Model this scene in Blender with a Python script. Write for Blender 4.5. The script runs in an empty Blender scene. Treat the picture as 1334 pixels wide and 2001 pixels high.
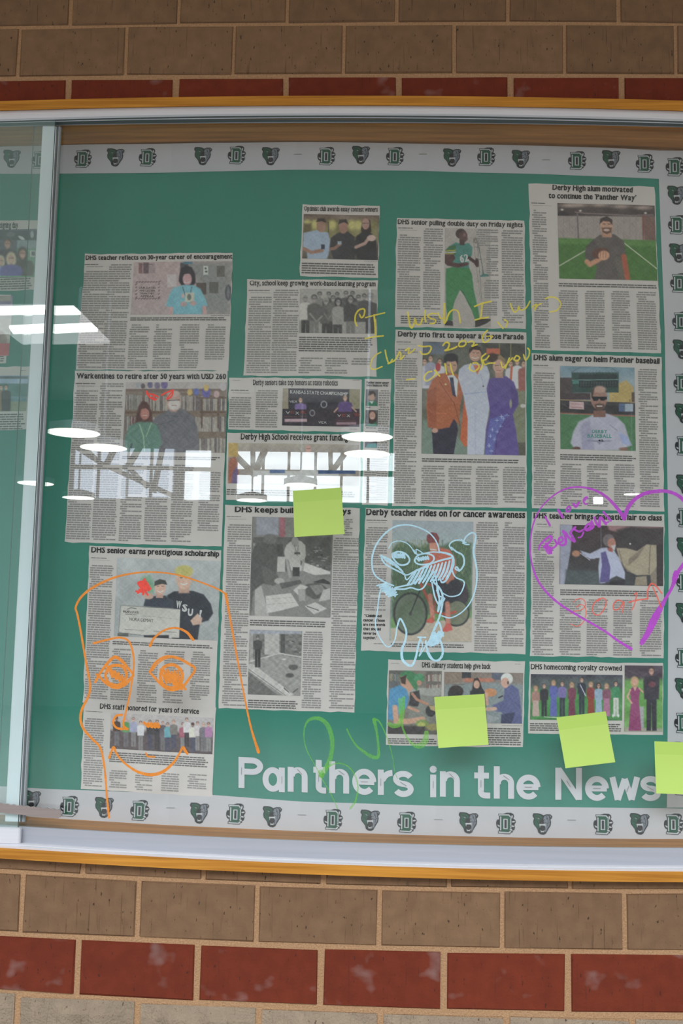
import bpy, bmesh, math, random
import numpy as np
from mathutils import Matrix, Vector
random.seed(7); rng = np.random.default_rng(11)
C = bpy.context.scene.collection
scn = bpy.context.scene

# ------------------------------------------------------------------ camera
W, H, F = 1334.0, 2001.0, 2200.0
def _rot(rx, ry, rz):
    c, s = math.cos, math.sin
    X = np.array([[1,0,0],[0,c(rx),-s(rx)],[0,s(rx),c(rx)]])
    Y = np.array([[c(ry),0,s(ry)],[0,1,0],[-s(ry),0,c(ry)]])
    Z = np.array([[c(rz),-s(rz),0],[s(rz),c(rz),0],[0,0,1]])
    return Z @ Y @ X
CR = np.array([[1,0,0],[0,0,-1],[0,1,0]]) @ _rot(0.11982, 0.04453, 0.02)
CO = np.array([0.0, -1.94128, 1.5])
cd = bpy.data.cameras.new('camera'); cd.sensor_fit = 'VERTICAL'; cd.sensor_height = 36.0
cd.lens = 36.0 * F / H; cd.clip_start = 0.05; cd.clip_end = 200
cam = bpy.data.objects.new('camera', cd); C.objects.link(cam)
mw = Matrix([list(CR[i]) + [CO[i]] for i in range(3)] + [[0,0,0,1]])
cam.matrix_world = mw; scn.camera = cam

# ------------------------------------------------------------------ world, lamps, exposure
wd = bpy.data.worlds.new('world'); scn.world = wd; wd.use_nodes = True
wd.node_tree.nodes['Background'].inputs[0].default_value = (0.84, 0.92, 1.0, 1)
wd.node_tree.nodes['Background'].inputs[1].default_value = 1.2
vs = scn.view_settings
vs.view_transform = 'Standard'; vs.look = 'None'; vs.gamma = 1.0; vs.exposure = 0.0
try: vs.use_curve_mapping = False
except Exception: pass
def area(name, loc, rot, sx, sy, power, col):
    l = bpy.data.lights.new(name, 'AREA'); l.shape = 'RECTANGLE'; l.size = sx; l.size_y = sy
    l.energy = power; l.color = col
    o = bpy.data.objects.new(name, l); C.objects.link(o); o.location = loc; o.rotation_euler = rot
    return o
area('added_overhead_lamp', (0.0, -10.0, 6.8), (0.0, 0, 0), 8.0, 7.0, 1750, (0.84, 0.92, 1.0))  # unseen overhead lamp, added to brighten the lower wall more than the top
area('added_warm_lamp', (0.1, -0.62, 2.85), (math.radians(14), 0, 0), 3.6, 0.10, 1.3, (1.0, 0.80, 0.62))  # unseen strip lamp, added to warm the top bricks

# ------------------------------------------------------------------ pixel rays to world planes
def ray(px, py):
    d = np.stack([(np.asarray(px, float) - W/2)/F, (H/2 - np.asarray(py, float))/F, -np.ones(np.shape(px))], -1)
    return d @ CR.T
def P(px, py, y):
    px, py = np.broadcast_arrays(np.asarray(px, float), np.asarray(py, float))
    d = ray(px, py); t = (y - CO[1]) / d[..., 1]
    return CO + d * t[..., None]
def mirror(px, py, z=None, y=None, gy=0.012):
    """point of the hall whose mirror image in the glass stands at this pixel: on height z or on depth y"""
    d = ray(px, py); t0 = (gy - CO[1]) / d[..., 1]; g = CO + d * t0[..., None]
    r = d * np.array([1, -1, 1])
    t = (z - g[..., 2]) / r[..., 2] if z is not None else (y - g[..., 1]) / r[..., 1]
    return g + r * t[..., None]
def quad3(a, b, c):
    """curve y(px) through (0,a) (667,b) (1334,c); straight on beyond the frame"""
    k = np.polyfit([0, 667, 1334], [a, b, c], 2)
    def f(x):
        x = np.asarray(x, float); xc = np.clip(x, -40, 1374)
        return np.polyval(k, xc) + (x - xc) * np.polyval(np.polyder(k), xc)
    return f

# ------------------------------------------------------------------ materials
def s2l(c):
    c = np.asarray(c, float) / 255.0
    return np.where(c <= 0.04045, c / 12.92, ((c + 0.055) / 1.055) ** 2.4)
def node(nt, t, **k):
    n = nt.nodes.new(t)
    for a, b in k.items(): setattr(n, a, b)
    return n
def mat(name, col, rough=0.6, metal=0.0, noise=0.0, nscale=(30,30,30), bump=0.0, bscale=None, spec=0.5, dark=None, rnd=0.0):
    m = bpy.data.materials.new(name); m.use_nodes = True; nt = m.node_tree
    b = nt.nodes['Principled BSDF']; b.inputs['Base Color'].default_value = (*col, 1)
    b.inputs['Roughness'].default_value = rough; b.inputs['Metallic'].default_value = metal
    b.inputs['Specular IOR Level'].default_value = spec
    m.diffuse_color = (*col, 1)
    tc = node(nt, 'ShaderNodeTexCoord'); mp = node(nt, 'ShaderNodeMapping'); mp.inputs['Scale'].default_value = nscale
    nt.links.new(tc.outputs['Object'], mp.inputs['Vector'])
    out = None
    if noise > 0:
        nz = node(nt, 'ShaderNodeTexNoise'); nz.inputs['Scale'].default_value = 1.0; nz.inputs['Detail'].default_value = 5
        nt.links.new(mp.outputs[0], nz.inputs['Vector'])
        rp = node(nt, 'ShaderNodeValToRGB'); rp.color_ramp.elements[0].position = 0.3; rp.color_ramp.elements[1].position = 0.7
        d = dark if dark is not None else tuple(x * (1 - noise) for x in col)
        rp.color_ramp.elements[0].color = (*d, 1); rp.color_ramp.elements[1].color = (*[min(1, x * (1 + noise * 0.4)) for x in col], 1)
        nt.links.new(nz.outputs['Fac'], rp.inputs[0]); out = rp.outputs[0]
        nt.links.new(out, b.inputs['Base Color'])
    if rnd > 0:
        oi = node(nt, 'ShaderNodeObjectInfo'); hs = node(nt, 'ShaderNodeHueSaturation')
        mr = node(nt, 'ShaderNodeMapRange'); mr.inputs['To Min'].default_value = 1 - rnd; mr.inputs['To Max'].default_value = 1 + rnd
        nt.links.new(oi.outputs['Random'], mr.inputs['Value']); nt.links.new(mr.outputs[0], hs.inputs['Value'])
        if out: nt.links.new(out, hs.inputs['Color'])
        else: hs.inputs['Color'].default_value = (*col, 1)
        out = hs.outputs[0]; nt.links.new(out, b.inputs['Base Color'])
    if bump > 0:
        nb = node(nt, 'ShaderNodeTexNoise'); nb.inputs['Scale'].default_value = 1.0; nb.inputs['Detail'].default_value = 4
        m2 = node(nt, 'ShaderNodeMapping'); m2.inputs['Scale'].default_value = bscale or nscale
        nt.links.new(tc.outputs['Object'], m2.inputs['Vector']); nt.links.new(m2.outputs[0], nb.inputs['Vector'])
        bp = node(nt, 'ShaderNodeBump'); bp.inputs['Strength'].default_value = bump; bp.inputs['Distance'].default_value = 0.004
        nt.links.new(nb.outputs['Fac'], bp.inputs['Height']); nt.links.new(bp.outputs[0], b.inputs['Normal'])
    m['_out'] = 1
    return m
def brick_mat(name, col, speck, chalk=0.0, rough_face=0.25):
    m = mat(name, col, 0.85, noise=0.16, nscale=(40, 40, 40), bump=rough_face, bscale=(260, 260, 260), rnd=0.07, spec=0.25)
    nt = m.node_tree; b = nt.nodes['Principled BSDF']; src = b.inputs['Base Color'].links[0].from_socket
    tc = [n for n in nt.nodes if n.type == 'TEX_COORD'][0]
    def layer(src, scale, lo, hi, colr, f):
        mp = node(nt, 'ShaderNodeMapping'); mp.inputs['Scale'].default_value = scale
        nz = node(nt, 'ShaderNodeTexNoise'); nz.inputs['Scale'].default_value = 1.0; nz.inputs['Detail'].default_value = 2.5
        mr = node(nt, 'ShaderNodeMapRange'); mr.inputs['From Min'].default_value = lo; mr.inputs['From Max'].default_value = hi
        mr.inputs['To Max'].default_value = f
        mx = node(nt, 'ShaderNodeMix', data_type='RGBA'); mx.inputs[7].default_value = (*colr, 1)
        nt.links.new(tc.outputs['Object'], mp.inputs[0]); nt.links.new(mp.outputs[0], nz.inputs['Vector'])
        nt.links.new(nz.outputs['Fac'], mr.inputs['Value']); nt.links.new(mr.outputs[0], mx.inputs[0])
        nt.links.new(src, mx.inputs[6]); return mx.outputs[2]
    src = layer(src, (210, 210, 95), 0.67, 0.73, speck, 0.9)          # dark pits
    src = layer(src, (260, 60, 14), 0.63, 0.74, speck, 0.45)          # drag marks of the wire cut
    if chalk: src = layer(src, (17, 17, 21), 0.60, 0.80, (0.40, 0.30, 0.28), chalk)
    nt.links.new(src, b.inputs['Base Color']); return m
def wood_mat(name, light, dark, rough=0.35):
    m = mat(name, light, rough, noise=0.2, nscale=(5, 90, 170), dark=dark, bump=0.12, bscale=(8, 120, 260), spec=0.15)
    return m

M = {}
M['tan'] = brick_mat('tan_brick', (0.232, 0.130, 0.070), (0.035, 0.022, 0.014))
M['red'] = brick_mat('red_brick', (0.18, 0.031, 0.013), (0.07, 0.02, 0.015), chalk=0.5)
M['rock'] = brick_mat('rough_tan_brick', (0.36, 0.27, 0.19), (0.10, 0.06, 0.04), rough_face=0.9)
M['mortar'] = mat('sandy_mortar', tuple(s2l((194,152,114))), 0.95, noise=0.22, nscale=(300,300,300), bump=0.7, bscale=(420,420,420), spec=0.1)
M['oak'] = wood_mat('varnished_oak', (0.66, 0.29, 0.045), (0.42, 0.16, 0.022), 0.6)
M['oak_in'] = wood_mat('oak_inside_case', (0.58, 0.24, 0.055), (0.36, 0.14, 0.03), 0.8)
M['alu'] = mat('brushed_aluminium', (0.80, 0.79, 0.83), 0.5, 0.3, noise=0.06, nscale=(3, 80, 400))
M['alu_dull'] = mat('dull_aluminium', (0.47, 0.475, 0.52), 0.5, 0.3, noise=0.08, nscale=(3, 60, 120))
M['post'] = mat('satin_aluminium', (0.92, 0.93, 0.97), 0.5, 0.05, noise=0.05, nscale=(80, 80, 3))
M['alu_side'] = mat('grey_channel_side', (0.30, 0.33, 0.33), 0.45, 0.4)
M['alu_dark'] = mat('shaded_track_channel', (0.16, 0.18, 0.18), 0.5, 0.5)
M['rubber'] = mat('dark_gasket', (0.05, 0.055, 0.055), 0.7)
M['green'] = mat('green_paper', (0.038, 0.27, 0.195), 0.75, noise=0.07, nscale=(9, 9, 5), bump=0.25, bscale=(14, 14, 9), spec=0.25)
M['cork'] = mat('tack_board', tuple(s2l((170,130,90))), 0.9, noise=0.2, nscale=(120,120,120))
M['white'] = mat('white_printer_paper', (0.655, 0.64, 0.67), 0.7, noise=0.04, nscale=(14,14,14), spec=0.3)
M['card'] = mat('white_card', (0.74, 0.73, 0.77), 0.6, spec=0.3)
M['news'] = mat('newsprint', (0.78, 0.71, 0.67), 0.85, noise=0.05, nscale=(22,22,22), bump=0.15, bscale=(20,20,20), spec=0.2)
M['ink'] = mat('newspaper_ink', (0.03, 0.028, 0.03), 0.8, spec=0.2)
M['ink_body'] = mat('small_print_ink', (0.35, 0.325, 0.315), 0.85, spec=0.2)
M['ink_cap'] = mat('caption_ink', (0.17, 0.16, 0.155), 0.85, spec=0.2)
M['sticky'] = mat('lime_sticky_paper', (0.58, 0.78, 0.175), 0.6, noise=0.03, nscale=(9,9,9), spec=0.3)
M['sticky_top'] = mat('lime_sticky_paper_glued_band', (0.52, 0.72, 0.145), 0.55, spec=0.3)
M['steel'] = mat('staple_steel', (0.30, 0.29, 0.28), 0.4, 0.5)
M['bar'] = mat('lock_bar_metal', (0.42, 0.34, 0.32), 0.35, 0.6, noise=0.1, nscale=(10,40,200))
M['edge'] = mat('cut_glass_edge', (0.10, 0.16, 0.15), 0.2)
M['w_print'] = mat('white_print', (0.7, 0.69, 0.68), 0.8)
M['vexred'] = mat('red_print', (0.42, 0.08, 0.06), 0.8)
M['teal_print'] = mat('teal_print', (0.10, 0.36, 0.30), 0.8)
# print that takes its ink colour from the mesh
m = mat('colour_print', (0.5,0.5,0.5), 0.75, spec=0.25); nt = m.node_tree
a = node(nt, 'ShaderNodeVertexColor'); a.layer_name = 'Col'; nt.links.new(a.outputs[0], nt.nodes['Principled BSDF'].inputs[0]); M['print'] = m
def glass_mat(name, haze, tint):
    m = bpy.data.materials.new(name); m.use_nodes = True; nt = m.node_tree; nt.nodes.clear()
    o = node(nt, 'ShaderNodeOutputMaterial'); tr = node(nt, 'ShaderNodeBsdfTransparent'); tr.inputs[0].default_value = (*tint, 1)
    gl = node(nt, 'ShaderNodeBsdfGlossy'); gl.inputs['Roughness'].default_value = 0.0; gl.inputs['Color'].default_value = (1,1,1,1)
    df = node(nt, 'ShaderNodeBsdfDiffuse'); df.inputs[0].default_value = (0.62, 0.90, 0.84, 1)  # pale green diffuse share: reflection haze put into the glass colour
    lw = node(nt, 'ShaderNodeLayerWeight'); lw.inputs['Blend'].default_value = 0.5
    pw = node(nt, 'ShaderNodeMath', operation='POWER'); pw.inputs[1].default_value = 5.0
    ma = node(nt, 'ShaderNodeMath', operation='MULTIPLY_ADD'); ma.inputs[1].default_value = 0.955; ma.inputs[2].default_value = 0.045
    nt.links.new(lw.outputs['Facing'], pw.inputs[0]); nt.links.new(pw.outputs[0], ma.inputs[0])
    m1 = node(nt, 'ShaderNodeMixShader'); m1.inputs[0].default_value = haze
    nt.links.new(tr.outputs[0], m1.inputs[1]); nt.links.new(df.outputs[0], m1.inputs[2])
    m2 = node(nt, 'ShaderNodeMixShader'); nt.links.new(ma.outputs[0], m2.inputs[0])
    nt.links.new(m1.outputs[0], m2.inputs[1]); nt.links.new(gl.outputs[0], m2.inputs[2])
    nt.links.new(m2.outputs[0], o.inputs[0]); return m
M['glass'] = glass_mat('clear_glass', 0.004, (0.985, 0.995, 0.99))
M['glass_haze'] = glass_mat('painted_haze_glass', 0.10, (0.975, 0.99, 0.985))  # outer pane, its reflected haze mixed in as diffuse colour
def marker_mat(name, col, alpha):
    m = mat(name, col, 0.5, noise=0.10, nscale=(120,120,120)); nt = m.node_tree
    b = nt.nodes['Principled BSDF']; nz = node(nt, 'ShaderNodeTexNoise'); nz.inputs['Scale'].default_value = 260
    tc = [n for n in nt.nodes if n.type == 'TEX_COORD'][0]; nt.links.new(tc.outputs['Object'], nz.inputs['Vector'])
    mr = node(nt, 'ShaderNodeMapRange'); mr.inputs['From Min'].default_value = 0.3; mr.inputs['From Max'].default_value = 0.55
    mr.inputs['To Min'].default_value = alpha * 0.86; mr.inputs['To Max'].default_value = alpha
    nt.links.new(nz.outputs['Fac'], mr.inputs['Value']); nt.links.new(mr.outputs[0], b.inputs['Alpha']); return m
M['m_orange'] = marker_mat('orange_chalk_marker', tuple(s2l((246,144,34))), 1.0)
M['m_red'] = marker_mat('red_chalk_marker', tuple(s2l((252,78,62))), 1.0)
M['m_coral'] = marker_mat('coral_chalk_marker', tuple(s2l((248,104,84))), 0.82)
M['m_purple'] = marker_mat('purple_chalk_marker', tuple(s2l((196,72,210))), 1.0)
M['m_blue'] = marker_mat('pale_blue_chalk_marker', tuple(s2l((196,236,252))), 0.97)
M['m_yellow'] = marker_mat('yellow_chalk_marker', tuple(s2l((252,232,84))), 0.85)
M['m_green'] = marker_mat('green_chalk_marker', tuple(s2l((120,200,64))), 0.55)
def emit(name, col, s):
    m = bpy.data.materials.new(name); m.use_nodes = True; nt = m.node_tree; nt.nodes.clear()
    o = node(nt, 'ShaderNodeOutputMaterial'); e = node(nt, 'ShaderNodeEmission'); e.inputs[0].default_value = (*col, 1); e.inputs[1].default_value = s
    nt.links.new(e.outputs[0], o.inputs[0]); return m
M['sky_pane'] = emit('daylit_window_pane', (0.86, 0.94, 1.0), 8.5)
M['sky_pane_dim'] = emit('tinted_daylit_window_pane', (0.72, 0.83, 1.0), 4.6)
M['lamp'] = emit('lit_lamp_diffuser', (1.0, 0.97, 0.90), 13.0)
M['tube'] = emit('lit_tube', (1.0, 0.99, 0.97), 14.0)
M['coffer'] = emit('backlit_ceiling_panel', (0.95, 0.97, 1.0), 3.4)
M['hall'] = mat('painted_hall_wall', (0.34, 0.33, 0.30), 0.8, noise=0.08, nscale=(1,1,1))
M['floor'] = mat('speckled_floor', (0.27, 0.255, 0.23), 0.5, noise=0.2, nscale=(6,6,6))
M['ceil'] = mat('ceiling_paint', (0.78, 0.76, 0.72), 0.9, noise=0.05, nscale=(2,2,2))
M['truss'] = mat('painted_steel_truss', (0.22, 0.18, 0.15), 0.6, noise=0.1, nscale=(3,3,3))
M['lampbody'] = mat('grey_lamp_housing', (0.35, 0.36, 0.37), 0.5, 0.3)

# ------------------------------------------------------------------ object helpers
def empty(name, loc, label, cat, group=None):
    o = bpy.data.objects.new(name, None); C.objects.link(o); o.location = tuple(float(v) for v in loc)
    o.empty_display_size = 0.02
    if label: o['label'] = label
    if cat: o['category'] = cat
    if group: o['group'] = group
    return o
def tag(o, label=None, cat=None, group=None, kind=None):
    if label: o['label'] = label
    if cat: o['category'] = cat
    if group: o['group'] = group
    if kind: o['kind'] = kind
    return o
def mesh(name, V, Fc, mats, parent=None, mi=None, col=None, smooth=False):
    """V are world coordinates; the object gets the parent's offset removed"""
    V = np.asarray(V, float)
    org = np.array(parent['_w']) if (parent is not None and '_w' in parent.keys()) else (V.min(0) + V.max(0)) / 2
    me = bpy.data.meshes.new(name)
    me.from_pydata((V - org).tolist(), [], [tuple(int(i) for i in f) for f in Fc])
    if not isinstance(mats, (list, tuple)): mats = [mats]
    for q in mats: me.materials.append(q)
    if mi is not None: me.polygons.foreach_set('material_index', mi)
    if col is not None:
        at = me.color_attributes.new('Col', 'FLOAT_COLOR', 'POINT')
        c4 = np.ones((len(V), 4), np.float32); c4[:, :3] = col; at.data.foreach_set('color', c4.ravel())
    if smooth: me.polygons.foreach_set('use_smooth', [True] * len(me.polygons))
    me.update()
    o = bpy.data.objects.new(name, me); C.objects.link(o)
    if parent is not None:
        o.parent = parent
        if '_w' not in parent.keys(): o.location = tuple(org - np.array(parent.matrix_basis.translation))
    else: o.location = tuple(org)
    o['_w'] = [float(v) for v in org]
    return o
def thing(name, loc, label, cat, group=None):
    o = empty(name, loc, label, cat, group); o['_w'] = [float(v) for v in loc]; return o
def grid_faces(nx, ny):
    i = np.arange(nx * ny).reshape(ny, nx)
    return np.stack([i[:-1,:-1].ravel(), i[1:,:-1].ravel(), i[1:,1:].ravel(), i[:-1,1:].ravel()], 1)
def box(name, lo, hi, m, parent=None, bev=0.0):
    lo = np.array(lo, float); hi = np.array(hi, float)
    bm = bmesh.new(); bmesh.ops.create_cube(bm, size=1.0)
    for v in bm.verts: v.co = Vector([(lo[i] + hi[i]) / 2 + v.co[i] * (hi[i] - lo[i]) for i in range(3)])
    if bev: bmesh.ops.bevel(bm, geom=bm.edges[:], offset=bev, segments=1, affect='EDGES')
    V = [tuple(v.co) for v in bm.verts]; bm.verts.index_update(); Fc = [[v.index for v in f.verts] for f in bm.faces]; bm.free()
    return mesh(name, V, Fc, m, parent)

# ------------------------------------------------------------------ brick wall (setting)
YB = 0.0
xs_ext = lambda xs: [xs[0] - (xs[1]-xs[0])*k for k in (3,2,1)] + xs + [xs[-1] + (xs[-1]-xs[-2])*k for k in (1,2,3)]
cAB = quad3(54, 46, 47); cBC = quad3(153, 146, 147); cTop = quad3(-53, -58, -55); cTop2 = quad3(-158, -163, -160)
cDE = quad3(1702, 1733, 1742); cEF = quad3(1823, 1850, 1861); cFG = quad3(1940, 1972, 1985); cGH = quad3(2058, 2092, 2106)
off = lambda c, d: (lambda x: c(x) + d)
jA = [139,350,562,776,992,1208]; jB = [37,246,457,671,887,1103,1320]; jC = [133,343,559,778,997,1215]
jD = [162,397,632,877,1113]; jE = [42,269,502,741,981,1220]; jF = [150,385,627,867,1109.5]; jG = [33,268,505,743,990,1235]; jH = [150,385,627,867,1110]
rows = [(jB, cTop2, cTop, 'tan', -110), (jA, cTop, cAB, 'tan', -5), (jB, cAB, cBC, 'tan', 100), (jC, cBC, off(cBC, 104), 'red', 175),
        (jC, off(cDE, -236), off(cDE, -119), 'tan', 1560), (jD, off(cDE, -119), cDE, 'tan', 1700), (jE, cDE, cEF, 'tan', 1780), (jF, cEF, cFG, 'red', 1900), (jG, cFG, cGH, 'rock', 1985), (jH, cGH, off(cGH, 118), 'rock', 2140)]
hm = 3.5                                                             # half a mortar joint, in pixels
zt = float(P(667, -163, 0)[2]); zb = float(P(667, 2200, 0)[2])
z_open_t = float(P(667, 232, 0)[2]); z_open_b = float(P(667, 1702, 0)[2])
XL, XR = -2.6, 2.6; CASE_L, CASE_R = -1.15, 1.25
def mortar_panel(x0, x1, z0, z1):
    return [(x0, 0.0022, z0), (x1, 0.0022, z0), (x1, 0.0022, z1), (x0, 0.0022, z1)]
V = []; Fc = []
for q in (mortar_panel(XL, XR, 0.0, z_open_b), mortar_panel(XL, XR, z_open_t, 2.85), mortar_panel(XL, CASE_L, z_open_b, z_open_t), mortar_panel(CASE_R, XR, z_open_b, z_open_t)):
    Fc.append(tuple(range(len(V), len(V) + 4))); V += q
wall = mesh('wall_back', V, Fc, M['mortar']); wall['kind'] = 'structure'
def brick_mesh(c4, m, rock=False):
    """c4: TL TR BR BL as x,z on the wall face"""
    TL, TR, BR, BL = [np.array(p, float) for p in c4]; cen = (TL + TR + BR + BL) / 4; b = 0.0018
    yf, ys, yr = -0.0015, 0.0, 0.02
    def ring(k, y, amp=0.0):
        r = []
        for p in (TL, TR, BR, BL):
            d = cen - p; s = np.sign(d) * k; j = rng.normal(0, amp, 2) if amp else (0, 0)
            r.append((p[0] + s[0] + j[0], y, p[1] + s[1] + j[1]))
        return r
    V = ring(0, yr) + ring(0, ys + 0.0015, 0.0006) + ring(b, yf, 0.0004)
    Fc = [(8, 9, 10, 11)] + [(i, (i+1) % 4, 4 + (i+1) % 4, 4 + i) for i in range(4)] + [(4 + i, 4 + (i+1) % 4, 8 + (i+1) % 4, 8 + i) for i in range(4)]
    if rock:                                                         # broken face: a coarse uneven grid
        nx, ny = 9, 5; u, v = np.meshgrid(np.linspace(0, 1, nx), np.linspace(0, 1, ny)); X = TL[0] + (TR[0]-TL[0])*u; Z = TL[1] + (BL[1]-TL[1])*v
        e = np.minimum(np.minimum(u, 1-u) * 4, np.minimum(v, 1-v) * 4).clip(0, 1)
        Y = -e * (0.003 + rng.random((ny, nx)) * 0.007); n0 = len(V)
        V += list(zip(X.ravel(), Y.ravel(), Z.ravel())); Fc = Fc[1:5] + [tuple(n0 + f) for f in grid_faces(nx, ny)]
    return mesh('brick', V, Fc, m, wall)
for xs, c0, c1, mk, ym in rows:
    ex = xs_ext(list(xs))
    for a, b in zip(ex[:-1], ex[1:]):
        if rows and mk == 'tan' and ym == 1560 : continue
        h = hm * (1.6 if mk != 'tan' else 1.0) * rng.uniform(0.9, 1.1)
        if ym > 1000: h += 1.0
        def cr(x, c, s):
            p = P(x, float(c(x)) + s, YB); return p[2]
        xa = P(a + h, ym, YB)[0]; xb = P(b - h, ym, YB)[0]
        c4 = [(xa, cr(a, c0, h)), (xb, cr(b, c0, h)), (xb, cr(b, c1, -h)), (xa, cr(a, c1, -h))]
        if mk == 'red' and ym < 1000:                                # cut off by the case trim
            zc = P(a, float(quad3(204,194,204)(a)), YB)[2]; zd = P(b, float(quad3(204,194,204)(b)), YB)[2]; c4[2] = (xb, zd); c4[3] = (xa, zc)
        if ym == 1700:
            zc = P(a, 1668 + (float(cDE(a)) - 1702), YB)[2]; zd = P(b, 1668 + (float(cDE(b)) - 1702), YB)[2]; c4[0] = (xa, zc); c4[1] = (xb, zd)
        brick_mesh(c4, M[mk], rock=(mk == 'rock'))

# ------------------------------------------------------------------ display case
PXS = np.concatenate([np.arange(-700, 0, 100), np.arange(0, 1400, 46), np.arange(1400, 2100, 100)]).astype(float)
def clampx(V):
    V[:, 0] = np.clip(V[:, 0], CASE_L, CASE_R); return V
def band(name, prof, m, parent, x0=None, x1=None, smooth=False):
    """prof: list of (curve(px) -> py, depth y); extruded along the wall"""
    xs = PXS
    if x0 is not None: xs = np.concatenate([[x0], xs[xs > x0]])
    if x1 is not None: xs = np.concatenate([xs[xs < x1], [x1]])
    V = []; n = len(xs)
    base = P(xs, prof[0][0](xs), prof[0][1])[:, 0]
    for c, y in prof:
        p = P(xs, c(xs), y)
        for _ in range(3):                                           # keep x constant along the profile
            xs2 = xs + (base - p[:, 0]) * 1100.0; p = P(xs2, c(xs), y)
        p[:, 0] = base; V.append(p)
    V = clampx(np.concatenate(V)); k = len(prof); Fc = []
    for j in range(k - 1):
        for i in range(n - 1): Fc.append((j*n+i, j*n+i+1, (j+1)*n+i+1, (j+1)*n+i))
    return mesh(name, V, Fc, m, parent)
t0, t1, t2 = quad3(198,187,197), quad3(216.5,206,217), quad3(233,221.5,233)
t3, t4, t5 = quad3(240,230,241), quad3(247,239,248), quad3(287,277,291)
case = thing('display_case', (0, 0.05, z_open_b), 'recessed glass-fronted oak display case with aluminium tracks set in the brick wall', 'display case')
band('top_trim', [(t0, 0.004), (t0, -0.018), (t1, -0.018), (t1, -0.004)], M['oak'], case)
ah = band('header_track', [(off(t1, 0.6), -0.013), (t2, -0.013), (off(t2, 4), -0.009), (off(t2, 4), -0.004)], M['alu'], case); ah['label'] = 'bright aluminium header rail'
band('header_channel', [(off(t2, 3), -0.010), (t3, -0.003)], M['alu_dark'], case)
band('header_lip', [(off(t3, -1), -0.004), (off(t3, 0.8), -0.004), (off(t3, 0.8), 0.0)], M['alu'], case)
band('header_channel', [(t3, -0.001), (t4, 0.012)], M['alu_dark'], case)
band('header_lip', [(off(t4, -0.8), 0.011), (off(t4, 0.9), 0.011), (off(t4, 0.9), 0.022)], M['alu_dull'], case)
band('case_ceiling', [(t4, 0.018), (off(t5, 1.5), 0.1035)], M['oak_in'], case)
b0, b1, b2, b3, b4 = quad3(1592,1627,1640), quad3(1611,1644.5,1656), quad3(1645,1681,1692.5), quad3(1656,1689.5,1702.5), quad3(1677,1711,1724)
band('case_floor', [(off(b0, -2), 0.1035), (off(b1, 1), 0.020)], M['oak_in'], case)
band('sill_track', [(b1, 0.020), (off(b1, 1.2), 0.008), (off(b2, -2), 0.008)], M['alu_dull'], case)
rl = band('sill_rail', [(off(b2, -2), 0.008), (off(b2, 1), -0.004), (off(b2, -0.5), -0.006), (off(b2, 2.2), -0.009), (off(b2, 4.2), -0.009), (off(b2, 3.8), -0.012), (off(b2, 6.5), -0.015), (b3, -0.015), (b3, -0.012)], M['alu'], case)
band('bottom_trim', [(off(b3, 0.3), -0.012), (off(b3, 0.6), -0.022), (b4, -0.022), (b4, 0.004)], M['oak'], case)
YK = 0.100                                                           # face of the tack board
zc0 = float(P(667, 1625, YK)[2]) - 0.012; zc1 = float(P(667, 280, YK)[2]) + 0.03
box('back_panel', (CASE_L, YK + 0.004, zc0 - 0.03), (CASE_R, YK + 0.016, zc1 + 0.02), M['cork'], case)
box('side_panel', (CASE_L, 0.004, z_open_b), (CASE_L + 0.02, YK + 0.004, z_open_t), M['oak_in'], case)
box('side_panel', (CASE_R - 0.02, 0.004, z_open_b), (CASE_R, YK + 0.004, z_open_t), M['oak_in'], case)

# sliding panes
def pane(name, x0, x1, y0, y1, pz0, pz1, m, parent):
    zb_, zt_ = float(P(667, pz1, y0)[2]), float(P(667, pz0, y0)[2])
    V = [(x, y, z) for x in (x0, x1) for y in (y0, y1) for z in (zb_, zt_)]
    Fc = [(0,1,5,4), (2,6,7,3), (0,2,3,1), (4,5,7,6), (0,4,6,2), (1,3,7,5)]
    return mesh(name, V, Fc, [m, M['edge']], parent, mi=[0,0,1,1,1,1])
xl_rear = float(P(41, 700, 0.012)[0]); xr_front = float(P(83, 700, -0.006)[0])
rear = thing('sliding_glass_pane', (xl_rear, 0.014, z_open_b), 'wide clear sliding glass pane covered in chalk marker drawings', 'glass pane')
pane('glass', xl_rear, CASE_R - 0.02, 0.012, 0.017, 238, 1652, M['glass'], rear)
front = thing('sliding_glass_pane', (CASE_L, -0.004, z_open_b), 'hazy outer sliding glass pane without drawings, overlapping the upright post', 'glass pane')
pane('glass', CASE_L + 0.02, xr_front, -0.006, -0.001, 233, 1640, M['glass_haze'], front)
zr0, zr1 = float(P(20, 1650, -0.009)[2]), float(P(20, 1617, -0.009)[2])
box('bottom_rail', (CASE_L + 0.02, -0.0105, zr0), (float(P(39, 1630, -0.009)[0]), 0.001, zr1), M['alu'], front, bev=0.002)
# upright post between the panes
pa, pb = float(P(66, 560, 0.002)[0]), float(P(93, 560, 0.002)[0]); pc = float(P(105, 560, 0.011)[0])
zp0, zp1 = float(P(30, 1606, 0.002)[2]), float(P(100, 246, 0.002)[2])
post = thing('upright_post', (pa, 0.004, zp0), 'pale aluminium upright with grooved edge behind the end of the outer glass', 'post')
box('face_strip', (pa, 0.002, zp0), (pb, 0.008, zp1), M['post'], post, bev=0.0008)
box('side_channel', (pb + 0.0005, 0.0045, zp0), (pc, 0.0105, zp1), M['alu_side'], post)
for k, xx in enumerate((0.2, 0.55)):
    gx = pb + (pc - pb) * xx; box('groove', (gx, 0.0035, zp0), (gx + 0.0016, 0.0046, zp1), M['alu_dark' if k == 0 else 'alu_dull'], post)
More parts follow.
